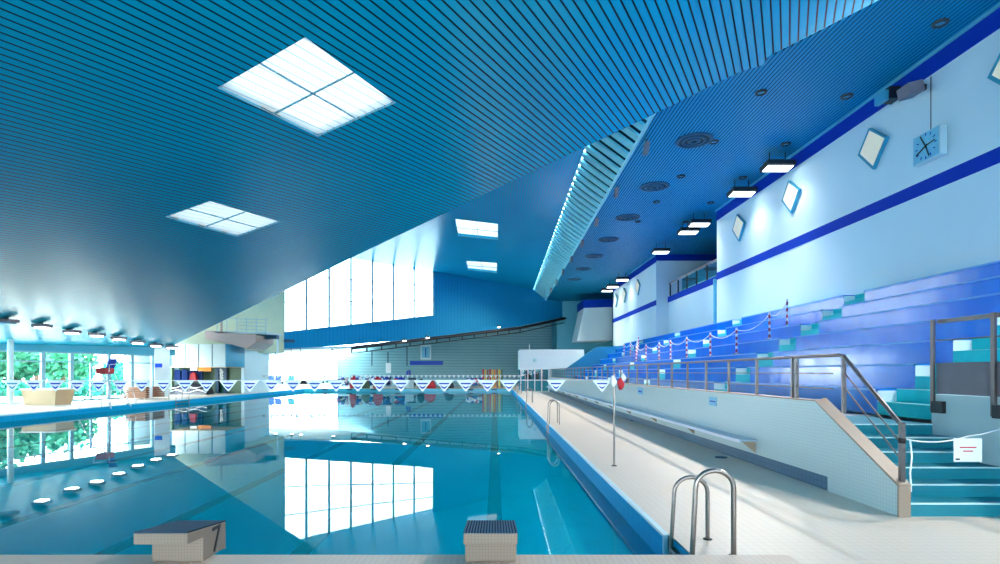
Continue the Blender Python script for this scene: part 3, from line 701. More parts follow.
# signs on stand wall
b = MB(); b.box(BX-.012, BX, 11.55, 11.95, .98, 1.17, M['signblue']); b.box(BX-.014, BX-.012, 11.6, 11.9, 1.06, 1.09, M['blue']); tag(b.build('wall_sign'), 'small light blue sign on the tiled stand wall, nearer one', 'sign')
b = MB(); b.box(BX-.012, BX, 17.3, 17.9, .98, 1.2, M['signblue']); b.box(BX-.014, BX-.012, 17.4, 17.8, 1.05, 1.11, M['navy']); tag(b.build('wall_sign'), 'small blue marked sign on the tiled stand wall, beyond the flag pole', 'sign')
# bench
t = thing('wall_bench', 'long pale shelf bench fixed along the tiled stand wall', 'bench', (4.65, 25, .47))
b = MB(); b.box(4.48, BX, 9.78, 46, .45, .475); b.build('bench_slab', M['benchtop'], t)
b = MB(); b.box(4.455, 4.482, 9.76, 46, .43, .485); b.build('front_edge', M['bench'], t)
for k in range(13):
    y = 9.84+k*3.0; b = MB(); b.prism([(BX, y, .445), (BX, y, .23), (4.55, y, .445)], (0, .04, 0)); b.build('bracket', M['bracket'], t)
for i, (px, py) in enumerate(((721, 457.5), (634, 421))):
    Y = H*F/(py-HY); b = MB(); b.lathe((Xp(px, Y), Y, 0), [(.12, 0), (.12, .012), (.1, .014), (0, .014)], n=20)
    tag(b.build('floor_drain', M['darkteal']), 'dark round floor drain in the deck beside the bench, %s one' % ('nearer' if i == 0 else 'farther'), 'drain')
# flag pole
t = thing('flag_line_pole', 'slim steel pole standing on the deck holding the near flag line', 'pole', (2.19, 9.79, 0))
b = MB(); b.tube([(2.19, 9.79, 0), (2.19, 9.79, 1.68)], .019, n=10); b.build('pole', M['steel'], t)
b = MB(); b.lathe((2.19, 9.79, 0), [(.05, 0), (.05, .012), (.02, .02)], n=14); b.build('base_plate', M['dark'], t)
def cloth(c, r, name, mt, lab):
    b = MB(); n = 14; rings = []
    P = []
    for i in range(7):
        h = i/6; rr = r*.85*(0.25+0.75*math.sin(math.pi*min(1, h*1.05)))**0.8
        for k in range(n): a = 2*math.pi*k/n; q = rr*(1+.25*math.sin(3*a+i)+.12*math.sin(7*a)); P.append((c[0]+q*math.cos(a), c[1]+q*math.sin(a), c[2]+r*3.0*(h-.5)))
    f = [(i*n+k, i*n+(k+1) % n, (i+1)*n+(k+1) % n, (i+1)*n+k) for i in range(6) for k in range(n)]+[tuple(range(n))[::-1], tuple(range(6*n, 7*n))]
    b.poly(P, f, None, True); return tag(b.build(name, M[mt]), lab, 'pennant bundle')
cloth((2.16, 9.76, 1.55), .07, 'rolled_pennants', 'plastic_w', 'white rolled-up pennants bundled at the pole top')
cloth((2.30, 9.76, 1.50), .07, 'rolled_pennants', 'red', 'red cloth bundle hanging just right of the pole top')
cloth((2.36, 9.80, 1.62), .05, 'rolled_pennants', 'plastic_w', 'white cloth tip above the red bundle by the pole')
b = MB(); b.tube([(2.42, 9.8, 1.52), (2.44, 9.8, 1.60)], .02, n=8); tag(b.build('rope_cleat', M['black']), 'small black cleat beside the cloth bundles on the flag pole', 'cleat')

# ---------------------------------------------------------------- flag lines
def flag_mb(x, y, z, w, h, mb): mb.poly([(x-w/2, y, z), (x+w/2, y, z), (x, y, z-h)], [(0, 1, 2)])
FY, FZL = 9.79, 1.565
t = thing('backstroke_flag_line', 'near line of white triangular backstroke flags with blue chevron marks', 'flag line', (-8, FY, FZL))
b = MB(); b.tube([(-19.6, FY, FZL+.02), (-6, FY, FZL), (2.19, FY, FZL+.01)], .006, n=5); b.build('rope', M['plastic_w'], t)
base = None
xs = [509-21.6*i for i in range(0, 25)]+[556, 602]
for px in xs:
    x = Xp(px, FY)
    f = MB(); f.prism([(x-.17, FY, FZL), (x+.17, FY, FZL), (x+.012, FY, FZL-.20), (x-.012, FY, FZL-.20)], (0, .004, 0)); fo = f.build('flag', M['plastic_w'], t)
    g = MB()
    g.prism([(x-.10, FY-.003, FZL-.045), (x+.10, FY-.003, FZL-.045), (x+.085, FY-.003, FZL-.07), (x-.085, FY-.003, FZL-.07)], (0, .002, 0))
    g.prism([(x-.07, FY-.003, FZL-.09), (x, FY-.003, FZL-.125), (x+.07, FY-.003, FZL-.09), (x+.03, FY-.003, FZL-.14), (x, FY-.003, FZL-.155), (x-.03, FY-.003, FZL-.14)], (0, .002, 0))
    go = g.build('flag_mark', M['navy'] if 30 < px else M['tealwall'], fo); go.location = (0, 0, 0)
t = thing('backstroke_flag_line', 'far line of small white flags strung across the pool near the end wall', 'flag line', (-8, 45, 1.45))
b = MB(); b.tube([(-19.7, 45, 1.46), (2.6, 45, 1.46)], .012, n=5); b.build('rope', M['plastic_w'], t)
for k in range(56):
    x = -19.4+.39*k; f = MB(); f.prism([(x-.15, 45, 1.46), (x+.15, 45, 1.46), (x, 45, 1.20)], (0, .005, 0)); f.build('flag', M['plastic_w'], t)
b = MB(); b.tube([(2.6, 45, 0), (2.6, 45, 1.6)], .03, n=8); tag(b.build('flag_line_pole', M['steel']), 'thin pole at the right end of the far flag line', 'pole')

# ---------------------------------------------------------------- pool ladders on the right side
def arc(a, b, top, n=10):
    """handrail: rises from a, rounds over, comes down at b"""
    a, b = Vector(a), Vector(b); r = (b-a).length/2; r2 = min(abs(b.x-a.x)/2, .16)
    P = [a]
    m0 = Vector((a.x+(b.x-a.x)*.12, a.y, top-r2)); m1 = Vector((b.x, b.y, top-r2)); P.append(m0)
    for i in range(1, n):
        t = math.pi*(1-i/n); c = (m0+m1)/2; P.append(Vector((c.x+(m1.x-m0.x)/2*math.cos(t), c.y, c.z+r2*math.sin(t))))
    P += [m1, b]; return P
t = thing('pool_ladder', 'large pair of curved steel handrails at the near right pool corner', 'pool ladder', (2.1, 5.2, 0))
b = MB(); b.tube(arc((1.83, 5.0, -.35), (2.235, 5.0, 0), .80), .024, n=12); b.build('handrail', M['steel'], t)
b = MB(); b.tube(arc((1.80, 5.5, -.35), (2.19, 5.5, 0), .64), .021, n=12); b.build('handrail', M['steel'], t)
for z in (-.1, -.35):
    b = MB(); b.box(1.80, 1.87, 5.0, 5.5, z-.02, z+.02); b.build('rung', M['steel'], t)
for y, x in ((5.0, 2.235), (5.5, 2.19)):
    b = MB(); b.lathe((x, y, 0), [(.045, 0), (.045, .008), (.026, .014)], n=14); b.build('foot_flange', M['dark'], t)
for i, Y in enumerate((17.5, 29.7, 42.0)):
    t = thing('pool_ladder', ['steel pool ladder on the right side, halfway along the deck', 'small distant steel pool ladder on the right, beyond the middle one', 'farthest tiny steel pool ladder at the right pool edge'][i], 'pool ladder', (1.95, Y, 0))
    for dy in (0, .55):
        b = MB(); b.tube(arc((PR-.02, Y+dy, -.3), (2.12, Y+dy, 0), .78), .021, n=8); b.build('handrail', M['steel'], t)
    b = MB(); b.box(PR-.06, PR-.01, Y, Y+.55, -.12, -.08); b.build('rung', M['steel'], t)
Y = 33
t = thing('pool_ladder', 'steel ladder on the left pool edge near the white pillar', 'pool ladder', (PL, Y, 0))
for dx in (0, 1.4):
    b = MB(); b.tube([(PL+.05, Y+dx, -.5), (PL+.05, Y+dx, .6), (PL-.1, Y+dx, .72), (PL-.35, Y+dx, .65), (PL-.4, Y+dx, 0)], .022, n=8); b.build('handrail', M['steel'], t)
b = MB(); b.box(PL+.02, PL+.1, Y, Y+1.4, -.2, -.14); b.build('rung', M['steel'], t)

# ---------------------------------------------------------------- ceiling fittings
def vent(x, y, z, label):
    t = thing('ceiling_vent', label, 'air vent', (x, y, z), 'round vents in the blue ceiling')
    for i, (r0, r1, h) in enumerate(((.66, .52, 0), (.44, .32, -.012), (.24, .1, -.02))):
        b = MB(); b.lathe((x, y, z), [(r0, h), (r0, h-.03), (r1, h-.045), (r1, h+.0)], n=32); b.build('vent_ring', M['darkteal'], t)
    b = MB(); b.lathe((x, y, z), [(.60, -.004), (0, -.004)], n=32); b.build('vent_throat', M['black'], t)
    return t
for i in range(1, 8):
    vent(7.25, 14.6+4.85*i, RZ, '%s round slatted air vent in the blue ceiling over the stand' % ORD[i-1])
def down(x, y, label):
    t = thing('recessed_downlight', label, 'downlight', (x, y, RZ))
    b = MB(); b.lathe((x, y, RZ), [(.17, 0), (.17, -.05), (.12, -.06), (.12, -.01)], n=20); b.build('rim', M['dark'], t)
    b = MB(); b.lathe((x, y, RZ), [(.12, -.012), (0, -.012)], n=20); b.build('lens', M['bluelens'], t)
for i in range(6): down(10.75, 12.9+3.42*i, '%s small round downlight in the row close to the right wall' % ORD[i])
for i in range(5): down(8.02, 16.1+3.45*i, '%s small round downlight in the row beside the vents' % ORD[i])
for i in range(8):
    x, y = 5.5+.012*i, 19.4+4.8*i
    t = thing('ceiling_spotlight', '%s little grey spotlight hanging along the fascia edge' % ORD[i], 'spotlight', (x, y, RZ))
    b = MB(); b.obox((x, y, RZ-.32), (.07, .02, 0), (-.02, .11, 0), (.03, 0, .22)); b.build('housing', M['mesh'], t)
    b = MB(); b.tube([(x, y, RZ), (x, y, RZ-.14)], .02, n=6); b.build('stem', M['dark'], t)
# flood boxes at the top of the right wall
def spot(loc, target, power, size, blend=0.6, col=(1, .97, .92), parent=None):
    d = bpy.data.lights.new('flood_beam', 'SPOT'); d.energy = power; d.spot_size = size; d.spot_blend = blend; d.color = col; d.shadow_soft_size = .25
    o = bpy.data.objects.new('flood_beam', d); C.objects.link(o); v = Vector(target)-Vector(loc)
    o.rotation_euler = v.to_track_quat('-Z', 'Y').to_euler()
    if parent: o.parent = parent; o.location = Vector(loc)-parent.location
    else: o.location = loc
    return o
def flood(px, py, L, label, w=1.25):
    z = 9.62; Y = (z-H)*F/(HY-py); x = min(Xp(px, Y), WX-.62)
    x = WX-.75
    t = thing('flood_light', label, 'flood light', (x, Y, z))
    b = MB(); b.obox((x, Y, z), (.52, 0, .0), (0, .36, -.04), (0, .03, .10)); b.build('housing', M['dark'], t, bevel=.02)
    b = MB(); b.obox((x, Y-.03, z-.115), (.48, 0, 0), (0, .22, -.03), (0, .001, .008)); b.build('lit_face', M['lampsoft'], t)
    b = MB(); b.tube([(x-.3, Y, z+.08), (x-.3, Y, RZ)], .02, n=6); b.tube([(x+.3, Y, z+.08), (x+.3, Y, RZ)], .02, n=6); b.build('hanger', M['dark'], t)
    spot((x-.2, Y, z-.25), (3, Y-.5, 0), 1500, 2.2, 0.6, (1, .91, .80), parent=t)
    spot((x-.3, Y, z-.2), (WX+.3, Y-.3, z-4.5), 160, 2.0, 1.0, parent=t)
for i, (px, py) in enumerate(((793, 166), (758, 192), (713, 223), (697, 231), (668, 251), (629.6, 279), (619, 286), (613, 290))):
    flood(px, py, 1, '%s lit flood light box hung below the ceiling along the right wall' % ORD[i])
for Y in (8.5, 2.5):
    t = thing('flood_light', 'lit flood light beyond the right picture edge, above %s' % ('the stair' if Y > 5 else 'the pool end'), 'flood light', (WX-.75, Y, 9.62))
    b = MB(); b.obox((WX-.75, Y, 9.62), (.52, 0, .0), (0, .36, -.04), (0, .03, .10)); b.build('housing', M['dark'], t, bevel=.02)
    b = MB(); b.obox((WX-.75, Y-.03, 9.505), (.48, 0, 0), (0, .32, -.04), (0, .001, .008)); b.build('lit_face', M['lampsoft'], t)
    spot((WX-.95, Y, 9.35), (3, Y-.5, 0), 1350, 2.2, 0.6, (1, .91, .80), parent=t)
# small boxes on the blue band
Y = 15.4; t = thing('wall_projector', 'small black box lamp with pale blue glass on the blue band', 'lamp', (11.3, Y, 9.6))
b = MB(); b.box(11.25, 11.57, Y-.18, Y+.2, 9.52, 9.86); b.build('housing', M['black'], t)
b = MB(); b.box(11.12, 11.26, Y-.13, Y+.27, 9.5, 9.78); b.build('lens', M['bluelens'], t)
Y = 14.4; t = thing('wall_loudspeaker', 'larger grey box speaker high on the right wall above the clock', 'speaker', (11.3, Y, 9.2))
b = MB(); b.obox((11.2, Y, 9.3), (.2, 0, .05), (0, .22, 0), (-.03, 0, .15)); b.build('cabinet', M['mesh'], t, bevel=.02)
b = MB(); b.box(11.35, 11.6, Y-.05, Y+.05, 9.3, 9.45); b.build('wall_arm', M['dark'], t)
# diamond lamps
for i, (Yc, lab) in enumerate(((11.85, 'square cream lamp set diamondwise at the right picture edge'), (16.3, 'square cream lamp set diamondwise, just left of the wall clock'), (20.8, 'square cream lamp set diamondwise, second left of the clock'), (25.25, 'square cream lamp set diamondwise near the end of the near white wall'), (43.0, 'diamond lamp on the far white wall block, nearest there'), (47.5, 'diamond lamp on the far white wall block, middle one'), (50.8, 'diamond lamp on the far white wall block, farthest'))):
    t = thing('diamond_wall_lamp', lab, 'wall lamp', (WX-.1, Yc, 8.55), 'diamond lamps on the right wall'); r = .62; zc = 8.55
    D = [(Yc+r, zc+.02), (Yc+.12, zc+.66), (Yc-r, zc+.06), (Yc-.05, zc-.68)]
    b = MB(); b.prism([(WX-.12, a, c) for a, c in D], (.1, 0, 0)); b.build('frame', M['tealwall'], t)
    b = MB(); b.prism([(WX-.132, Yc+(a-Yc)*.84-.03, zc+(c-zc)*.84) for a, c in D], (.02, 0, 0)); b.build('lamp_face', M['cream'], t)
# wall clock
Yc = 14.1; zc = H+(372-146)/F*Yc
t = thing('wall_clock', 'square pale blue wall clock hung on a cable high on the right wall', 'clock', (WX-.1, Yc, zc))
b = MB(); b.box(WX-.22, WX-.04, Yc-.44, Yc+.44, zc-.38, zc+.38); b.build('case', M['offwhite'], t)
b = MB(); b.box(WX-.23, WX-.215, Yc-.40, Yc+.42, zc-.36, zc+.36); b.build('dial', M['clockface'], t)
b = MB()
for k in range(12):
    a = k*math.pi/6; b.obox((WX-.235, Yc+.31*math.sin(a), zc+.31*math.cos(a)), (.004, 0, 0), (0, .035*math.sin(a), .035*math.cos(a)), (0, .012*math.cos(a), -.012*math.sin(a)))
b.build('hour_marks', M['navy'], t)
for a, l, w in ((0.5, .36, .016), (2.0, .34, .02), (-1.4, .30, .014), (3.5, .32, .014)):
    b = MB(); b.obox((WX-.245, Yc+l/2*math.sin(a)*.8, zc+l/2*math.cos(a)*.8), (.004, 0, 0), (0, l*.6*math.sin(a), l*.6*math.cos(a)), (0, w*math.cos(a), -w*math.sin(a))); b.build('clock_hand', M['black'], t)
b = MB(); b.tube([(WX-.1, Yc, zc+.38), (WX-.1, Yc, 9.5)], .012, n=5); b.build('cable', M['dark'], t)
# lit box lamps under the low ceiling at left
for i, (px, py) in enumerate(((8, 319), (42, 324), (72, 330), (97, 333), (119, 337), (138, 341), (156, 344), (172, 346))):
    p = onlow(px, py-1.5); z = p.z-.28; Y = p.y
    t = thing('ceiling_box_lamp', '%s boxy lamp under the low ceiling by the left windows%s' % (LR[i], ', unlit' if i == 0 else ', lit'), 'ceiling lamp', (p.x, Y, p.z))
    b = MB(); b.box(p.x-.32, p.x+.32, Y-.25, Y+.25, z+.05, z+.20); b.build('housing', M['mesh'], t, bevel=.02)
    b = MB(); b.box(p.x-.22, p.x+.22, Y-.18, Y+.18, z+.0, z+.05); b.build('lamp_face', M['bluelens'] if i == 0 else M['lamp'], t)
    b = MB(); b.tube([(p.x, Y, z+.2), (p.x, Y, p.z+.05)], .03, n=6); b.build('stem', M['dark'], t)
# soffit lamps along the end wall
for i, (px, py, r) in enumerate(((275, 356, .16), (291, 355, .16), (300, 354, .16), (332, 351, .16), (403, 340.5, .2), (426, 337.5, .2), (497, 327, .16))):
    p = endp(px, py)-en*.42
    t = thing('soffit_lamp', '%s of the bright round lamps below the blue cladding' % LR[i], 'lamp', p)
    b = MB(); b.lathe(p, [(0, .12), (r, .10), (r, -.02)], n=16); b.build('housing', M['dark'], t)
    b = MB(); b.lathe(p, [(r*.9, -.03), (r*.6, -.09), (0, -.11)], n=16); b.build('lamp_face', M['lamp'], t)
    q = endp(px, py); b = MB(); b.tube([p+Vector((0, 0, .1)), q+en*.15+Vector((0, 0, .7 if i < 3 else .3))], .03, n=5); b.build('bracket', M['dark'], t)

# ---------------------------------------------------------------- kiosk with white panels, storage recess
t = thing('panel_canopy', 'white panelled boxed canopy over the storage recess at left', 'canopy', (-22, 40, 2))
KY = 40.0; z0, z1 = Zp(367, KY), Zp(344, KY); xa, xb = Xp(172, KY), Xp(226, KY)
for k in range(4):
    b = MB(); a = xa+(xb-xa)*k/4; c = xa+(xb-xa)*(k+1)/4; b.box(a+.04, c-.04, KY-.04, KY, z0, z1); b.build('panel', M['panelw'], t)
b = MB(); b.box(xa-.3, xb-.05, KY, KY+3, z0+.02, z1-.02, M['darkteal']); b.box(xb-.05, xb, KY, KY+3, z0, z1, M['bluelens']); b.box(xa-.3, xb, KY, KY+3, z0-.03, z0+.02, M['tan']); b.build('carcass', None, t)
b = MB(); b.box(Xp(165, 40.5), Xp(172, 40.5), 40.5, 40.8, 0, 3.9); struct('wall_left_green_strip', b, 'greendk')
b = MB(); b.box(-25.6, -20.4, 43.4, 43.6, 0, 2.2); struct('wall_left_recess', b, 'greendk')
b = MB(); b.box(-20.45, -20.2, 43.2, 48, 0, 3.5); struct('wall_left_return', b, 'white')
t = thing('tarpaulin_pile', 'black tarpaulin-covered pile with white piping in the storage recess', 'covered pile', (-23, 41, 0))
P = []; n = 16; xa, xb = Xp(172.5, 41), Xp(213, 41)
b = MB(); prof = [(0, .02), (.04, .55), (.2, .8), (.45, .86), (.7, .70), (.93, .55), (1, .02)]
for i in range(6):
    for k in range(1):
        (u0, h0), (u1, h1) = prof[i], prof[i+1]
        a, c = xa+(xb-xa)*u0, xa+(xb-xa)*u1
        b.poly([(a, 40.6, h0*.95), (c, 40.6, h1*.95), (c, 41.2, h1*1.05), (a, 41.2, h0*1.05), (a, 40.4, 0), (c, 40.4, 0)], [(0, 1, 2, 3), (4, 5, 1, 0)], None, True)
b.build('cover', M['tarp'], t)
b = MB()
for s in range(3): b.tube([(xa+.2+k*(xb-xa-.4)/8, 40.38+.2*(.3+.2*s), .25+.18*s+.10*math.sin(k*1.3+s*2)) for k in range(9)], .018, n=5)
b.build('white_piping', M['plastic_w'], t)
for k in range(5):
    x = Xp(170+7.2*k, 42.5); b = MB(); b.prism([(x-.26, 42.5, 1.05), (x+.26, 42.5, 1.0), (x+.24, 42.5, 1.9-.06*(k % 2)), (x-.22, 42.5, 1.92)], (0, .25, 0))
    tag(b.build('hanging_cover', M['bluecloth'], bevel=.06), '%s of the dark blue covers hanging in the storage recess' % LR[k], 'cloth cover')
x = Xp(192.5, 42); b = MB(); b.prism([(x-.28, 42, .98), (x+.28, 42, .98), (x+.22, 42, 1.6), (x+.05, 42, 1.72), (x-.22, 42, 1.62)], (0, .3, 0)); tag(b.build('red_bag', M['red'], bevel=.06), 'red bag hanging at the middle of the storage recess', 'bag')
b = MB(); b.box(Xp(198, 40.8), Xp(211, 40.8), 40.8, 40.9, 1.78, 2.08); tag(b.build('orange_sign', M['orange']), 'orange sign board just under the white canopy panels', 'sign')
b = MB(); b.box(Xp(190, 40.8), Xp(197, 40.8), 40.8, 40.9, 1.83, 2.05); tag(b.build('white_sign', M['plastic_w']), 'small white sign under the canopy left of the orange one', 'sign')
t = thing('service_door', 'glazed grey-green door with dark frame at the right of the recess', 'door', (Xp(222, 43.2), 43.2, 0))
b = MB(); b.box(Xp(216, 43.2), Xp(219, 43.2), 43.1, 43.3, 0, 2.05); b.box(Xp(224, 43.2), Xp(227, 43.2), 43.1, 43.3, 0, 2.05); b.box(Xp(219, 43.2), Xp(224, 43.2), 43.1, 43.3, 1.97, 2.05); b.build('door_frame', M['darkteal'], t)
b = MB(); b.face([(Xp(219, 43.2), 43.2, 0), (Xp(224, 43.2), 43.2, 0), (Xp(224, 43.2), 43.2, 2), (Xp(219, 43.2), 43.2, 2)]); b.build('door_glass', M['tealglass'], t)
b = MB(); p = lp(lefts(159), 0, -.2); b.obox((Xp(159.5, 36.3), 36.2, Zp(365.5, 36.3)), (.23, 0, 0), (0, .03, 0), (0, 0, .13)); tag(b.build('pillar_sign', M['navy']), 'small dark blue sign on the white pillar', 'sign')

# ---------------------------------------------------------------- left deck furniture
def tub():
    Y = 27.8; t = thing('planter_tub', 'large tan tapered tub with pale rim by the left windows', 'tub', (Xp(39, Y), Y, 0))
    x0, x1 = Xp(22, Y), Xp(57, Y); h = .80; b = MB(); i = .12
    v = [(x0+i, Y, 0), (x1-i, Y, 0), (x1-i, Y+1.1, 0), (x0+i, Y+1.1, 0), (x0, Y-.05, h), (x1, Y-.05, h), (x1, Y+1.2, h), (x0, Y+1.2, h)]
    b.poly(v, [(0, 3, 2, 1), (0, 1, 5, 4), (1, 2, 6, 5), (2, 3, 7, 6), (3, 0, 4, 7)]); b.face([(x0+.05, Y, h-.1), (x1-.05, Y, h-.1), (x1-.05, Y+1.15, h-.1), (x0+.05, Y+1.15, h-.1)]); b.build('tub_body', M['tan'], t)
    b = MB(); b.box(x0-.08, x1+.08, Y-.12, Y-.02, h-.02, h+.05); b.box(x0-.08, x1+.08, Y+1.16, Y+1.26, h-.02, h+.05); b.box(x0-.08, x0+.04, Y-.1, Y+1.2, h-.02, h+.05); b.box(x1-.04, x1+.08, Y-.1, Y+1.2, h-.02, h+.05); b.build('rim', M['plastic_w'], t, bevel=.015)
tub()
def lifechair():
    Y = 26.0; xc = Xp(106, Y); t = thing('lifeguard_chair', 'tall white tubular lifeguard chair with red seat and blue backrest', 'lifeguard chair', (xc, Y, 0))
    S = 1.62
    for sx in (-1, 1):
        for sy in (-1, 1):
            b = MB(); b.tube([(xc+sx*.75+.0, Y+sy*.7, 0), (xc+sx*.24, Y+sy*.25, S)], .022, n=8); b.build('leg', M['plastic_w'], t)
    for k in range(5):
        z = .25+.28*k; w = .75-.51*z/S; b = MB(); b.tube([(xc-w, Y-.6+.35*z/S, z), (xc+w, Y-.6+.35*z/S, z)], .016, n=6); b.build('rung', M['plastic_w'], t)
    b = MB(); b.box(xc-.30, xc+.22, Y-.3, Y+.3, S, S+.30); b.build('seat', M['red'], t, bevel=.05)
    b = MB(); b.obox((xc+.06, Y+.3, S+.5), (.2, 0, 0), (0, .05, 0), (.04, .06, .26)); b.build('backrest', M['blue'], t, bevel=.04)
    for sx in (-1, 1):
        b = MB(); b.tube([(xc+sx*.36, Y-.3, S+.1), (xc+sx*.38, Y-.3, S+.45), (xc+sx*.38, Y+.3, S+.5)], .018, n=6); b.build('armrest', M['plastic_w'], t)
lifechair()
Y = 28; xw = Xp(118, Y)
t = thing('wheeled_frame', 'low white tubular frame trolley standing behind the lifeguard chair', 'trolley', (xw, Y, 0))
b = MB()
for dx in (-.35, .35): b.tube([(xw+dx-.1, Y, .05), (xw+dx, Y, .75), (xw+dx+.1, Y+.5, .75), (xw+dx+.2, Y+.6, .05)], .018, n=6)
b.tube([(xw-.35, Y, .75), (xw+.35, Y, .75)], .018, n=6); b.build('frame', M['plastic_w'], t)
for dx in (-.45, .5):
    b = MB(); b.lathe((xw+dx, Y, .06), [(.06, -.02), (.06, .02)], axis='x', n=12); b.build('wheel', M['black'], t)
# stack of brown slatted loungers
Y = 33.5
for k in range(5):
    t = thing('slatted_lounger', 'brown slatted lounger in the stack by the windows, %s' % ['bottom one', 'second from bottom', 'middle one', 'second from top', 'top one'][k], 'lounger', (Xp(135, Y), Y, .12+.14*k), 'stack of brown loungers')
    x0, x1 = Xp(124+k*.4, Y), Xp(146, Y); z = .12+.14*k
    b = MB()
    for j in range(7): b.box(x0+(x1-x0)*j/7, x0+(x1-x0)*(j+.8)/7, Y, Y+1.9, z+.05, z+.09)
    b.build('slats', M['wood'], t)
    b = MB(); b.box(x0, x1, Y-.03, Y+.03, z-.03, z+.07); b.box(x0, x1, Y+1.85, Y+1.9, z-.03, z+.07); b.box(x0, x0+.05, Y, Y+1.9, z-.02, z+.05); b.box(x1-.05, x1, Y, Y+1.9, z-.02, z+.05); b.build('frame', M['wood'], t)
b = MB(); Y = 34; x = Xp(148, Y); b.lathe((x, Y, 0), [(0, 0), (.24, 0), (.25, .05), (.25, .75), (.2, .8), (0, .8)], n=20); tag(b.build('white_bin', M['plastic_w']), 'white cylindrical bin in front of the white pillar', 'bin')

# ---------------------------------------------------------------- far deck: rope reels, noodles, clock
def reel(px, Y, r, w, label, mt='ropes'):
    x = Xp(px, Y); t = thing('lane_rope_reel', label, 'rope reel', (x, Y, 0), 'lane rope reels behind the far pool end')
    b = MB(); P = [(0, -w), (r*.9, -w)]
    for i in range(9): P.append((r*(1-.06*(i % 2)), -w+2*w*(i+.5)/9))
    P += [(r*.9, w), (0, w)]
    b.lathe((x, Y, r+.25), P, axis='x', n=20); b.build('wound_floats', M[mt], t)
    for s in (-1, 1):
        b = MB(); b.lathe((x+s*(w+.04), Y, r+.25), [(0, -.02), (r*.55, -.02), (r*.55, .02), (0, .02)], axis='x', n=16); b.build('end_disc', M['plastic_w'], t)
        b = MB(); b.tube([(x+s*(w+.08), Y-.4, .0), (x+s*(w+.08), Y, r+.25), (x+s*(w+.08), Y+.4, 0)], .03, n=6); b.build('stand_leg', M['plastic_w'], t)
for i, px in enumerate((343, 357, 371, 386, 400)):
    reel(px, 57.3, .50, .55, '%s reel of blue and white lane rope behind the far pool end' % LR[i])
reel(412, 57.8, .42, .4, 'dark green covered reel among the rope reels at the far end', 'darkteal')
reel(475, 57.6, .42, .9, 'low striped reel of lane rope left of the foam noodles')
def pack(px, Y, w, h, mt, lab, top=None):
    Y = Y-.3
    x = Xp(px, Y); b = MB(); b.lathe((x, Y, 0), [(0, 0), (w, 0), (w*1.05, h*.3), (w*.8, h*.75), (w*.35, h), (0, h)], n=14); return tag(b.build('equipment_bag', M[mt]), lab, 'bag')
pack(353, 56.6, .34, 1.45, 'red', 'slim red equipment bag at the left of the rope reels')
pack(378, 56.6, .5, 1.25, 'red', 'round red equipment bag between the rope reels')
pack(366, 56.4, .42, .85, 'greendk', 'dark green bag on the floor in front of the rope reels')
pack(430, 56.8, .6, .9, 'red', 'crimson heap of bags right of the rope reels')
pack(421, 57.6, .4, 1.0, 'black', 'black bag beside the crimson heap on the far deck')
pack(449, 57.2, .5, .75, 'tarp', 'low dark bag on the far deck left of centre')
b = MB(); x = Xp(410, 56.6); b.box(x-.4, x+.4, 56.4, 56.9, 0, .8); tag(b.build('equipment_crate', M['offwhite'], bevel=.03), 'pale crate on the far deck before the reels', 'crate')
x = Xp(408.5, 57); t = thing('blue_pennant_stand', 'blue pennant on a thin stand in front of the far wall', 'pennant', (x, 57, 0))
b = MB(); b.tube([(x, 57, 0), (x, 57, 1.8)], .03, n=6); b.build('pole', M['steel'], t)
b = MB(); b.prism([(x-.28, 57, 1.35), (x+.25, 57, 1.4), (x+.2, 57, 1.95), (x-.2, 57, 1.85)], (0, .05, 0)); b.build('pennant', M['blue'], t)
cols = ['red', 'yellow', 'wood', 'red', 'yellow', 'orange', 'wood', 'yellow', 'greendk']
for i, c in enumerate(cols):
    px = 483+2.35*i; x = Xp(px, 57); b = MB(); hh = 2.05-.05*(i % 3); b.tube([(x, 57, 0.05), (x+.01, 57.03, hh*.5), (x, 57, hh)], .085, n=10)
    tag(b.build('foam_noodle', M[c]), '%s upright foam pool noodle of the bundle, %s' % (LR[i], {'red': 'red', 'yellow': 'yellow', 'wood': 'brown', 'orange': 'orange', 'greendk': 'olive green'}[c]), 'pool noodle', 'upright foam noodles')
for i, px in enumerate((244, 250)): pass
p = Xp(426, 61.8); Y = 61.6; t = thing('pace_clock', 'white framed pace clock on the far tiled wall', 'clock', (p, Y, 4))
b = MB(); b.box(p-.6, p+.6, Y, Y+.12, Zp(359.5, Y), Zp(345, Y)); b.build('case', M['plastic_w'], t)
b = MB(); b.box(p-.48, p+.48, Y-.02, Y, Zp(358, Y), Zp(346.5, Y)); b.build('dial', M['clockface'], t)
b = MB(); b.box(p-.05, p+.05, Y-.04, Y-.02, Zp(352.5, Y)-.5, Zp(352.5, Y)+.5); b.build('clock_hand', M['navy'], t)
b = MB(); b.box(Xp(410, Y), Xp(443, Y), Y-.1, Y+.1, Zp(365, Y), Zp(361, Y)); tag(b.build('wall_banner', M['blue']), 'long dark blue board under the pace clock', 'board')
b = MB(); b.box(Xp(386, Y), Xp(391, Y), Y-.1, Y+.1, Zp(373, Y), Zp(363, Y)); tag(b.build('notice_board', M['plastic_w']), 'small white upright panel at the foot of the far tiled wall', 'panel')
for i, (px, y0) in enumerate(((372, 350), (388, 352), (407, 347))):
    b = MB(); b.box(Xp(px, Y)-.05, Xp(px, Y)+.05, Y-.06, Y+.06, Zp(366, Y), Zp(y0, Y)); tag(b.build('conduit', M['darkteal']), '%s thin vertical conduit on the far tiled wall' % LR[i], 'conduit')
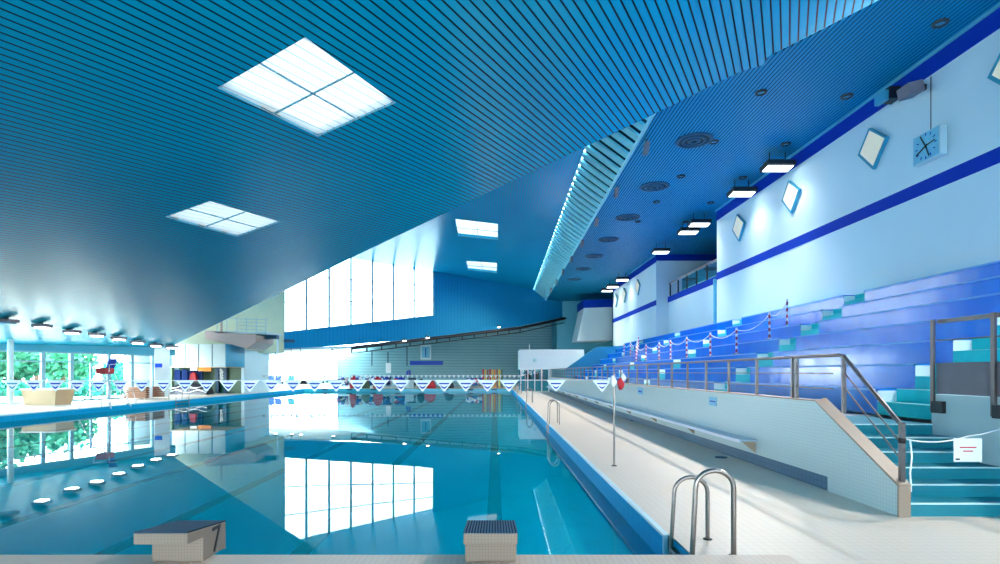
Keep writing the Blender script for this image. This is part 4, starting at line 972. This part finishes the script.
# small tables and seats by the far white wall
for i, (px, c) in enumerate(((257, 'plastic_w'), (270, 'blue'), (277, 'blue'), (290, 'teal_step'))):
    Y = 58.3; x = Xp(px, Y); t = thing('deck_chair', ['white chair by the far left windows', 'blue chair left of the other blue one by the far windows', 'blue chair beside the teal seat by the far windows', 'teal seat furthest right by the far windows'][i], 'chair', (x, Y, 0))
    b = MB(); b.box(x-.35, x+.35, Y-.3, Y+.3, .55, .68); b.build('seat', M[c], t, bevel=.03)
    b = MB(); b.obox((x, Y+.32, 1.0), (.35, 0, 0), (0, .04, 0), (0, .08, .32)); b.build('backrest', M[c], t)
    for sx in (-1, 1):
        for sy in (-1, 1): b = MB(); b.tube([(x+sx*.36, Y+sy*.3, 0), (x+sx*.3, Y+sy*.25, .56)], .03, n=6); b.build('leg', M['plastic_w'], t)

# ---------------------------------------------------------------- office at the end of the right deck
OY = 48.0; t = thing('pool_office', 'white boxy office with teal glass front at the end of the right deck', 'office', (5, OY, 0))
b = MB(); b.box(Xp(520, OY), Xp(584, OY), OY, OY+4, Zp(369.3, OY), Zp(349.5, OY)); b.build('upper_box', M['plastic_w'], t)
b = MB(); x0, x1 = Xp(521, OY), Xp(549, OY); b.face([(x0, OY+.3, 0), (x1, OY+.3, 0), (x1, OY+.3, 2), (x0, OY+.3, 2)]); b.build('glass_front', M['tealglass'], t)
b = MB()
for k in range(5): x = x0+(x1-x0)*k/4; b.box(x-.04, x+.04, OY+.22, OY+.34, 0, 2.0)
b.box(x0, x1, OY+.22, OY+.34, .95, 1.02); b.build('glazing_frame', M['plastic_w'], t)
b = MB(); b.box(x0, x1+2, OY+3.8, OY+4, 0, 2, M['tealwall']); b.box(x0+.5, x0+1.0, OY+2, OY+2.5, 0, 1.6, M['black']); b.box(x0+1.3, x0+1.8, OY+2, OY+2.5, 0, 1.7, M['dark']); b.build('interior', None, t)
b = MB(); b.box(x0, x1, OY+.28, OY+.30, 0, .95); b.build('teal_panel', M['teal_step'], t)
b = MB(); p = Xp(535, OY); b.lathe((p, OY-.01, Zp(360, OY)), [(0, 0), (.16, 0), (.2, .03)], axis='y', n=20); b.build('round_emblem', M['offwhite'], t)
b = MB(); b.tube([(Xp(529.5, OY+1), OY+1, 3.7), (Xp(529.5, OY+1), OY+1, 4.3)], .03, n=6); b.build('antenna', M['plastic_w'], t)

# ---------------------------------------------------------------- striped barrier posts on the stand
def zt(x): k = int((x-SX)/DX); return TZ+RI*k
posts = [(8.55, 18.9), (8.55, 21.2), (8.55, 23.8), (8.55, 26.0), (8.55, 27.8), (8.55, 30.2), (8.55, 32.3), (9.2, 34.5), (9.2, 36.2), (9.2, 38), (9.9, 36.8), (9.3, 18.1), (9.95, 18.2)]
first = None
for i, (x, y) in enumerate(posts):
    z = zt(x); lab = ['striped post on the third tier, right of all its row', 'striped post on the third tier, second in the row', 'striped post on the third tier, third in the row', 'striped post on the third tier, fourth in the row', 'striped post on the third tier, fifth in the row', 'striped post on the third tier, sixth in the row', 'striped post on the third tier, seventh in the row', 'striped post in the far cluster, nearest', 'striped post in the far cluster, second nearest', 'striped post in the far cluster, third nearest', 'striped post in the far cluster, one tier above the rest', 'red and white striped post beside the aisle on the fourth tier', 'red and white striped post beside the aisle on the fifth tier'][i]
    if first is None:
        t = thing('barrier_post', lab, 'barrier post', (x, y, z), 'striped barrier posts on the stand')
        b = MB(); b.tube([(x, y, z), (x, y, z+.95)], .035, n=10); o = b.build('striped_pole', M['redwhite'], t)
        b = MB(); b.lathe((x, y, z), [(.0, 0), (.16, 0), (.15, .03), (.04, .05)], n=16); b.build('base', M['dark'], t); first = t
    else: copy_tree(first, (x, y, z), lab)
b = MB()
seq = [(9.95, 18.2), (9.3, 18.1), (8.55, 18.9), (8.55, 21.2), (8.55, 23.8), (8.55, 26.0), (8.55, 27.8), (8.55, 30.2), (8.55, 32.3), (9.2, 34.5), (9.2, 36.2), (9.2, 38)]
for (x0, y0), (x1, y1) in zip(seq, seq[1:]):
    a = Vector((x0, y0, zt(x0)+.88)); c = Vector((x1, y1, zt(x1)+.88))
    b.tube([a.lerp(c, s/8)+Vector((0, 0, -.22*4*(s/8)*(1-s/8))) for s in range(9)], .016, n=5)
tag(b.build('barrier_chain', M['plastic_w']), 'white chain sagging between the striped posts on the stand', 'chain')

# ---------------------------------------------------------------- outside the left windows
gd = MB(); gd.box(-140, -25.95, -30, 140, -.3, -.05); gd.box(-40, 40, 76, 140, -.3, -.05); tag(gd.build('terrace_ground', M['terrace']), 'pale terrace ground outside the left windows', 'ground', kind='structure')
def tree(x, y, h, r, mt, label, z0=0):
    t = thing('garden_tree', label, 'tree', (x, y, 0), 'trees outside the left windows')
    b = MB(); b.tube([(x, y, 0), (x+.1, y, h*.5), (x, y, h*.8)], [.22, .16, .1], n=8); b.build('trunk', M['bark'], t)
    b = MB(); rnd = random.Random(int(x*10+y))
    for k in range(900):
        a = rnd.random()*6.283; c = rnd.uniform(-1, 1); s = math.sqrt(1-c*c); rr = r*(.55+.45*rnd.random())*(1+.2*math.sin(3*a+x))
        p = Vector((x+rr*s*math.cos(a), y+rr*s*math.sin(a), h*.62+rr*.75*c)); l = .22+.2*rnd.random()
        d1 = Vector((rnd.gauss(0, 1), rnd.gauss(0, 1), rnd.gauss(0, 1))).normalized()*l; d2 = d1.orthogonal().normalized()*l*.7
        b.poly([p-d1, p+d2*.8, p+d1, p-d2*.8], [(0, 1, 2, 3)])
    b.build('foliage', M[mt], t); return t
def outp(px, Y): return Xp(px, Y), Y
for (px, Y, h, r, mt, lab) in ((18, 39.5, 4.2, 1.9, 'leaf', 'bushy green tree outside, seen through the left window beside the column'), (36, 52, 4.9, 2.3, 'leaf', 'green tree outside behind the tan tub'), (62, 46.5, 4.3, 2.2, 'leaf', 'green tree outside in the second window bay'), (82, 62, 2.6, 1.3, 'leaf2', 'distant teal tree outside left of the lifeguard chair'), (118, 60, 2.7, 1.5, 'leaf2', 'distant low tree outside just right of the lifeguard chair'), (-30, 34, 4.5, 2.4, 'leaf', 'green tree outside at the far left, beyond the column')):
    x, y = outp(px, Y); tree(x, y, h, r, mt, lab)
hb = MB(); rnd = random.Random(3)
for k in range(2600):
    px = rnd.uniform(-60, 136); Y = rnd.uniform(37.5, 39.5)+max(0, (px-90))*.06; x = Xp(px, Y); z = rnd.uniform(0, .95); l = .12+.12*rnd.random(); p = Vector((x, Y, z))
    d1 = Vector((rnd.gauss(0, 1), rnd.gauss(0, 1), rnd.gauss(0, 1))).normalized()*l; d2 = d1.orthogonal().normalized()*l*.7
    hb.poly([p-d1, p+d2*.8, p+d1, p-d2*.8], [(0, 1, 2, 3)])
tag(hb.build('garden_hedge', M['leaf2']), 'low teal-green hedge of leaves outside the left windows', 'hedge', kind='stuff')
